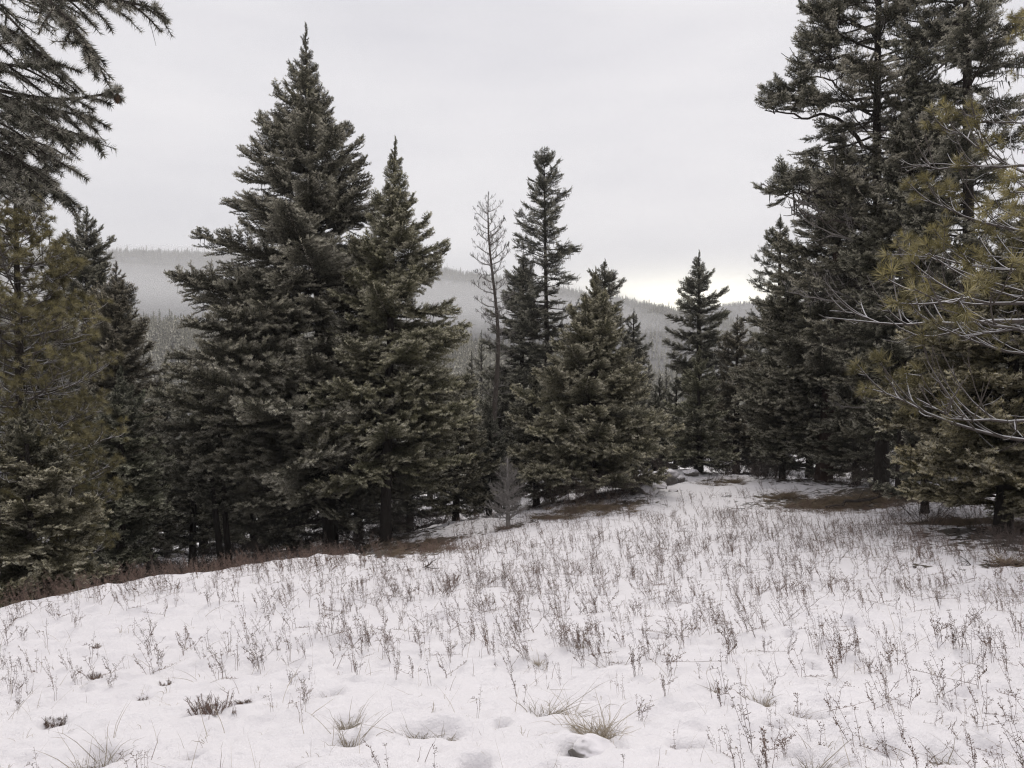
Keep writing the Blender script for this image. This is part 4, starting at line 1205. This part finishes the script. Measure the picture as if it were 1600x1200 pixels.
def shrub_mesh(seed, n, h, spread, mat, leafy=True, r=.002):
    global rng
    rng = np.random.default_rng(seed)
    mb = MB()
    for i in range(n):
        az = rng.uniform(0, 6.28); rr = spread * rng.uniform(0, .5)
        b = np.array([math.cos(az) * rr * 1.5, math.sin(az) * rr * .7, -.02])
        d = norm(np.array([math.cos(az) * rng.uniform(.1, 1), math.sin(az) * rng.uniform(.1, 1), 1.0]))
        l = h * rng.uniform(.5, 1.1); t = np.linspace(0, 1, 5)[:, None]
        p = b + d * l * t + rng.normal(0, .04 * h, (5, 3)) * t
        mb.tube(p, np.linspace(r * 1.5, r * .6, 5), 3, 0, cap=False)
        for j in range(5 if not leafy else 3):
            u = rng.uniform(.3, .95); b2 = along(np.linspace(0, 1, 5), p, u); d2 = norm(d + rng.normal(0, .55, 3)); l2 = l * rng.uniform(.2, .5)
            e = b2 + d2 * l2
            mb.twigs([b2], [e], r * .8, r * .4, 0)
            if not leafy:
                for _ in range(3):
                    b3 = b2 + (e - b2) * rng.uniform(.3, 1); mb.twigs([b3], [b3 + norm(d2 + rng.normal(0, .6, 3)) * l2 * .45], r * .5, r * .3, 0)
        if leafy:
            k = 16; u = rng.uniform(.3, 1, k); c = along(np.linspace(0, 1, 5), p, u); mb.shoots(c, rng.normal(size=(k, 3)) * .5 + d, .012, .011, 3, 0)
    return mb.data('shrub', [mat])


for i, (x, y, h, lab) in enumerate(shrub_at):
    o = obj('low_shrub', shrub_mesh(560 + i, int(8 + 130 * h), h * .42, h * .6, M_WEED), None, (x, y, gz(x, y)))
    tag(o, lab, 'shrub', 'low shrubs in the foreground snow')

BUSH = [shrub_mesh(580 + i, 26, .8, .5, M_SHRUB, False, .004) for i in range(4)]
BUSHES = [(760, 800, 24.5, 1.0, 'twiggy leafless bush left of the grey sapling'), (740, 806, 22.3, .8, 'low twiggy bush on the left end of the snow bank'), (825, 792, 22.5, .8, 'reddish leafless bush right of the grey sapling'),
          (865, 785, 20.4, 1.0, 'leafless bush at the left foot of the broad central fir'), (900, 795, 19.0, .9, 'sprawling leafless bush in front of the broad central fir'), (950, 790, 19.6, 1.1, 'spreading brown bush below the broad central fir, beside brown grass'),
          (985, 783, 20.5, 1.0, 'brown bush left of the dark boulder'), (640, 838, 20.5, .9, 'thin bush behind the foot of the slimmer pointed fir'), (690, 826, 22.5, .8, 'small bush behind the snow bank left of the sapling'),
          (1040, 748, 25.2, .8, 'dry bush growing over the rocks of the mound'), (1140, 752, 25.5, .8, 'low brush right of the snow mound'), (1180, 752, 25.0, .7, 'low brush between the mound and the bushy lower fir'),
          (1330, 770, 20.5, .8, 'wispy brush beside the brown grass patch, left of the slim trunks'), (1365, 765, 20.5, 1.0, 'tangled leafless bush behind the slim dark trunks'), (1447, 812, 14.2, .9, 'reddish leafless bush at the edge of the snow in front of the young frosted fir'),
          (1560, 885, 9.6, .55, 'dark twiggy bush at the right edge of the clearing'), (1598, 885, 9.4, .55, 'dark twiggy bush cut by the right edge of the frame'), (540, 868, 19.5, .8, 'dark bush at the foot of the tallest fir'),
          (270, 885, 15.5, .8, 'crooked leafless bush before the snow patch under the left trees'), (120, 905, 13.5, .8, 'dark brush under the left-edge pine'), (420, 875, 17.5, .8, 'brush in the shade under the tallest fir, left of its trunk')]
for i, (px, py, Y, s, lab) in enumerate(BUSHES):
    x = (px - 800) / FPX * Y
    o = obj('leafless_bush', BUSH[i % 4], None, (x, Y, gz(x, Y))); o.rotation_euler = (0, 0, i * 1.3); o.scale = (s, s, s * .85)
    tag(o, lab, 'bush', 'leafless bushes by the trees')

# thicket on the shaded floor of the left wood and behind the middle trees
M_BRUSH = plain_mat('dark_brush', (0.030, 0.024, 0.021), (0.085, 0.068, 0.06), 8)
SSRC = [bpy.data.objects.new('brush_source', shrub_mesh(690 + i, 22, .75, .6, M_BRUSH, False, .005)) for i in range(3)]
P_, R_, S_, I_ = [], [], [], []
for _ in range(230):
    Y = wr.uniform(16.5, 31); px = wr.uniform(-20, 700) if wr.random() < .8 else wr.uniform(700, 1250)
    if px > 560 and Y < 24: continue
    x = (px - 800) / FPX * Y; s = wr.uniform(.5, 1.25)
    if 240 < px < 310 and Y > 22: continue
    P_.append((x, Y, gz(x, Y))); R_.append((wr.normal(0, .1), wr.normal(0, .1), wr.uniform(0, 6.28))); S_.append((s * 1.1, s * 1.1, s * .8)); I_.append(wr.integers(3))
bu_ = scatter('undergrowth', P_, R_, S_, I_, SSRC, 'brush')
bu_['label'] = 'dark leafless thicket on the shaded forest floor'; bu_['category'] = 'undergrowth'

# long flattened grass where the snow has gone
gr = np.random.default_rng(91)
GT = [tuft_mesh(620 + i, 120, .34, 1.3, (.5, -.3), 1.3, .004, M_OLDGRASS) for i in range(3)]
GSRC = [bpy.data.objects.new('grass_source', m) for m in GT]
P_, R_, S_, I_ = [], [], [], []
for px, py, sx_, sy_, n_ in ((1290, 788, 65, 9, 150), (1390, 780, 40, 9, 90), (1220, 776, 25, 4, 25), (1500, 818, 60, 4, 60), (1580, 828, 25, 5, 30), (650, 858, 50, 9, 70), (930, 797, 50, 8, 60), (860, 810, 30, 4, 15), (1585, 882, 14, 4, 8), (1130, 755, 30, 3, 20)):
    for _ in range(n_):
        a, b = gr.normal(px, sx_ * .6), gr.normal(py, sy_ * .6)
        x, y = ground_hit(min(a, 1640), b); s = gr.uniform(.6, 1.2)
        P_.append((x, y, gz(x, y) - .02)); R_.append((gr.normal(0, .15), gr.normal(0, .15), gr.normal(0, .7))); S_.append((s, s, s * .75)); I_.append(gr.integers(3))
go_ = scatter('dry_grass', P_, R_, S_, I_, GSRC, 'grass')
go_['label'] = 'long flattened tan grass in snow-free patches by the trees'; go_['category'] = 'grass'


rng = np.random.default_rng(92)
TSRC = [bpy.data.objects.new('litter_source', bare_branch(.5, 6, up=.05, droop=.02, wood=.014, r2=.004, l2f=.5, n3=2)) for _ in range(3)]
P_, R_, S_, I_ = [], [], [], []
for cx, cy, rx, ry, st_ in BARE:
    if cy > 30 or cy < 8: continue
    for _ in range(int(4 + 6 * rx * ry)):
        x, y = cx + gr.normal(0, rx * .5), cy + gr.normal(0, ry * .4); s = gr.uniform(.25, .8)
        P_.append((x, y, gz(x, y) + .015)); R_.append((gr.uniform(0, 6.28), gr.normal(0, .08), gr.uniform(0, 6.28))); S_.append((s, s, s)); I_.append(gr.integers(3))
to_ = scatter('twig_litter', P_, R_, S_, I_, TSRC, 'twig')
to_['label'] = 'fallen dead twigs littering the ground under the trees'; to_['category'] = 'twigs'


def rock_mesh(seed, size):
    global rng
    import bmesh
    bm = bmesh.new(); bmesh.ops.create_icosphere(bm, subdivisions=4, radius=1)
    rr = np.random.default_rng(seed); a, b = rr.uniform(0, 50, 2)
    planes = norm(rr.normal(size=(12, 3))); dist = rr.uniform(.55, .9, 12)
    for v in bm.verts:
        p = np.array(v.co)
        for n_, d_ in zip(planes, dist):
            e = p @ n_ - d_
            if e > 0: p = p - n_ * e * .85
        p = p * (1 + .12 * float(fbm(np.array([p[0] * 2.5 + a]), np.array([p[1] * 2.5 + p[2] * 3 + b]), 3, seed)[0]))
        v.co = p * np.array([size, size * .8, size * .6])
    me = bpy.data.meshes.new('rock'); bm.to_mesh(me); bm.free()
    return me


m_rock, nt, N_, L_, bs = new_mat('snow_dusted_rock')
c = nmix(nt, nnoise(nt, 5, 5, .65), (.07, .062, .055), (.26, .24, .22))
f = nmath(nt, 'ADD', up_facing(nt, .35, .8), nmath(nt, 'MULTIPLY', nmath(nt, 'SUBTRACT', nnoise(nt, 6, 3), .5), 1.2), True)
L_.new(nmix(nt, f, c, (.82, .79, .81)), bs.inputs['Base Color']); bs.inputs['Roughness'].default_value = .9
for i, (px, py, r, lab) in enumerate(STONES):
    x, y = ground_hit(px, py)
    me = rock_mesh(700 + i, r); me.materials.append(m_rock)
    me.polygons.foreach_set('use_smooth', np.ones(len(me.polygons), bool))
    o = obj('rock', me, None, (x, y, gz(x, y) + r * (.12 if i else .25))); o.rotation_euler = (0, 0, i * 1.1)
    tag(o, lab, 'rock', 'rocks in the snow')

# fallen boughs
rng = np.random.default_rng(808)
for (px, py, Y, px2, py2, Y2, lab) in ((470, 868, 18.0, 545, 850, 20.2, 'dark fallen bough lying against the foot of the tallest fir'), (1440, 792, 17, 1580, 800, 15.5, 'dark fallen bough on the litter under the young frosted fir'),
                                       (268, 880, 16.0, 235, 862, 17.5, 'crooked fallen limb before the snow patch under the left trees'), (1300, 792, 17.6, 1400, 790, 17.4, 'dark fallen stick lying on the brown grass patch')):
    a, b = W(px, py, Y), W(px2, py2, Y2)
    a[2] = gz(a[0], a[1]) + .05; b[2] = max(b[2], gz(b[0], b[1]) + .25)
    mb = MB(); t = np.linspace(0, 1, 9)[:, None]; p = a + (b - a) * t + rng.normal(0, .05, (9, 3))
    mb.tube(p - a, np.linspace(.045, .015, 9), 6, 0)
    for _ in range(10):
        u = rng.uniform(.2, 1); q0 = along(t[:, 0], p - a, u); d = norm((b - a) / np.linalg.norm(b - a) + rng.normal(0, .7, 3)); l = rng.uniform(.2, .6)
        mb.tube(q0 + d * l * np.linspace(0, 1, 4)[:, None], np.linspace(.012, .004, 4), 4, 0, cap=False)
    o = obj('fallen_bough', mb.data('fallen_bough', [M_TWIG]), None, a)
    tag(o, lab, 'fallen branch', 'fallen boughs under the trees')

# ------------------------------------------------------------------ wooded hills across the valley
M_HILL = hill_material()


def hill(name, label, sil, y0, yc, y1, x0, x1, tree_h, floor=-66, rough=6.0, seed=1, pw=1.15):
    spx = np.array([s[0] for s in sil], float); spy = np.array([s[1] for s in sil], float)
    def hz(x, y):
        px = 800 + x / yc * FPX
        crest = EYE + (600 - np.interp(px, spx, spy)) / FPX * yc - tree_h * .8
        up = np.clip((y - y0) / (yc - y0), 0, 1); dn = np.clip((y1 - y) / (y1 - yc), 0, 1)
        k = np.where(y < yc, np.sin(up * np.pi / 2) ** pw, np.sin(dn * np.pi / 2))
        return floor + (crest - floor) * k + rough * k * (1 - .75 * k) * fbm(x / 130, y / 130, 3, seed)
    X = np.linspace(x0, x1, 110); Yv = np.linspace(y0, y1, 70)
    gx_, gy_ = np.meshgrid(X, Yv); gz_ = hz(gx_, gy_)
    me = bpy.data.meshes.new(name)
    me.vertices.add(gx_.size); me.vertices.foreach_set('co', np.stack([gx_, gy_, gz_], -1).astype(np.float32).ravel())
    n1 = 110; i0 = (np.arange(69)[:, None] * n1 + np.arange(109)[None]).ravel()
    q4 = np.stack([i0, i0 + 1, i0 + n1 + 1, i0 + n1], -1).astype(np.int32)
    me.loops.add(q4.size); me.loops.foreach_set('vertex_index', q4.ravel()); me.polygons.add(len(q4))
    me.polygons.foreach_set('loop_start', np.arange(0, q4.size, 4, dtype=np.int32)); me.polygons.foreach_set('use_smooth', np.ones(len(q4), bool))
    me.materials.append(M_HILL); me.update(calc_edges=True)
    o = obj(name, me); o['kind'] = 'structure'; o['label'] = label
    return hz


def far_fir(seed, slim):
    global rng
    rng = np.random.default_rng(seed)
    mb = MB()
    mb.tube([[0, 0, -.05], [0, 0, .9]], [.018, .004], 4, 0, cap=False)
    L = 13
    for k in range(L):
        z = .12 + .86 * k / L; r = slim * (1 - (k / L)) ** .85 * rng.uniform(.8, 1.15) + .008
        n = 7
        th = np.arange(n) * 6.283 / n + rng.uniform(0, 6)
        for a in th:
            rr = r * rng.uniform(.65, 1.2); d = np.array([math.cos(a), math.sin(a), 0]); s = np.array([-math.sin(a), math.cos(a), 0]) * rr * .32
            mb.add([[0, 0, z + .05], d * rr * .6 + s + [0, 0, z + .005], d * rr + [0, 0, z - .03 * rng.uniform(.2, 2)], d * rr * .6 - s + [0, 0, z + .005]], [[0, 1, 2], [0, 2, 3]], 1, .2 + .5 * rng.random())
    return mb.data('far_fir', [M_TWIG, M_FIR])


FSRC = [bpy.data.objects.new('far_fir_source', far_fir(900 + i, s)) for i, s in enumerate((.17, .14, .2, .12))]


def forest(name, label, hz, n, ylo, yhi, pxlo, pxhi, h, seed, crest=0, yc=0, tint=(1, 1, 1)):
    r = np.random.default_rng(seed)
    y = np.sqrt(r.uniform(ylo ** 2, yhi ** 2, n)); px = r.uniform(pxlo, pxhi, n)
    if crest: y = np.concatenate([y, r.normal(yc, 10, crest)]); px = np.concatenate([px, r.uniform(pxlo, pxhi, crest)])
    x = (px - 800) / FPX * y; z = hz(x, y)
    k = (fbm(x / 60, y / 60, 2, seed) > -.42)
    x, y, z = x[k], y[k], z[k]; m = len(x)
    s = h * r.uniform(.4, 1.0, m) * (1 + .35 * fbm(x / 35, y / 35, 2, seed + 3)) * np.where(r.random(m) < .06, 1.45, 1); w = s * r.uniform(.8, 1.2, m)
    o = scatter(name, np.stack([x, y, z - .3], -1), np.stack([r.normal(0, .03, m), r.normal(0, .03, m), r.uniform(0, 6.28, m)], -1), np.stack([w, w, s], -1), r.integers(0, 4, m), FSRC, 'far')
    o.color = (*tint, 1); o['label'] = label; o['category'] = 'forest'
    return o


hA = hill('hill', 'long wooded ridge across the valley, falling to the right', [(-900, 380), (-300, 392), (170, 400), (300, 399), (500, 408), (720, 428), (860, 452), (960, 470), (1040, 488), (1110, 506), (1300, 560), (1500, 600), (2400, 620)],
          560, 1450, 2050, -1900, 1300, 15, seed=5)
hB = hill('hill', 'farther pale ridge at right, rising behind the stand', [(-400, 560), (600, 540), (960, 505), (1060, 486), (1120, 473), (1180, 468), (1400, 455), (2200, 430)], 1500, 2150, 2500, -900, 2200, 15, seed=6)
hC = hill('hill', 'lower wooded shoulder in the valley at left', [(-900, 470), (100, 486), (240, 496), (500, 520), (720, 530), (900, 560), (1050, 590), (1250, 640), (2200, 680)], 150, 460, 700, -560, 420, 13, seed=7, floor=-62, pw=1.0)
forest('forest', 'conifer forest covering the long ridge across the valley', hA, 22000, 600, 1460, -150, 1350, 13, 41, 1500, 1450)
forest('forest', 'faint conifer forest on the farther pale ridge at right', hB, 4500, 1550, 2160, 900, 1500, 13, 42, 700, 2150)
forest('forest', 'grey conifer forest on the lower shoulder in the valley', hC, 11000, 170, 480, -200, 1350, 12.5, 43, 900, 460)
rv = np.random.default_rng(44)
forest('forest', 'conifer forest on the valley side below the clearing', lambda x, y: ground_z(x, y, False), 1100, 95, 260, -100, 1300, 11, 45)

# ------------------------------------------------------------------ winter haze
def closed_box(lo, hi):
    import itertools
    v = [(x, y, z) for x in (lo[0], hi[0]) for y in (lo[1], hi[1]) for z in (lo[2], hi[2])]
    f = [(0, 1, 3, 2), (4, 6, 7, 5), (0, 4, 5, 1), (2, 3, 7, 6), (0, 2, 6, 4), (1, 5, 7, 3)]
    me = bpy.data.meshes.new('haze'); me.from_pydata(v, [], f); me.update()
    return me


m = bpy.data.materials.new('winter_haze'); m.use_nodes = True; nt = m.node_tree; nt.nodes.clear()
o_ = nt.nodes.new('ShaderNodeOutputMaterial'); pv = nt.nodes.new('ShaderNodeVolumePrincipled')
pv.inputs['Color'].default_value = (.97, .97, .98, 1); pv.inputs['Density'].default_value = .00032
nt.links.new(pv.outputs[0], o_.inputs['Volume'])
zt = 290.0
hb = closed_box((-2700, -420, -70), (2700, 2800, zt)); hb.materials.append(m)
ho = obj('haze', hb); ho['kind'] = 'stuff'; ho['label'] = 'thin winter haze filling the valley'

m2 = bpy.data.materials.new('valley_mist'); m2.use_nodes = True; nt = m2.node_tree; nt.nodes.clear()
o_ = nt.nodes.new('ShaderNodeOutputMaterial'); pv = nt.nodes.new('ShaderNodeVolumePrincipled')
pv.inputs['Color'].default_value = (.98, .98, .98, 1); pv.inputs['Density'].default_value = .0023
nt.links.new(pv.outputs[0], o_.inputs['Volume'])
import bmesh
for k_, (cx, cz, rx, ry, rz) in enumerate(((-480, 86, 640, 240, 44), (-520, 90, 560, 210, 34), (-430, 84, 520, 190, 26), (-560, 92, 430, 170, 19), (-460, 86, 380, 140, 12), (-250, 70, 420, 160, 26), (-150, 66, 380, 130, 15))):
    bm = bmesh.new(); bmesh.ops.create_icosphere(bm, subdivisions=5, radius=1)
    for v in bm.verts: v.co = (v.co.x * rx, v.co.y * ry, v.co.z * rz * (1 + .25 * math.sin(v.co.x * 5 + k_ * 2)))
    me = bpy.data.meshes.new('mist'); bm.to_mesh(me); bm.free(); me.materials.append(m2)
    mo = obj('mist', me, None, (cx, 850, EYE + cz)); mo['kind'] = 'stuff'; mo['label'] = 'bank of mist lying against the far ridge at left'
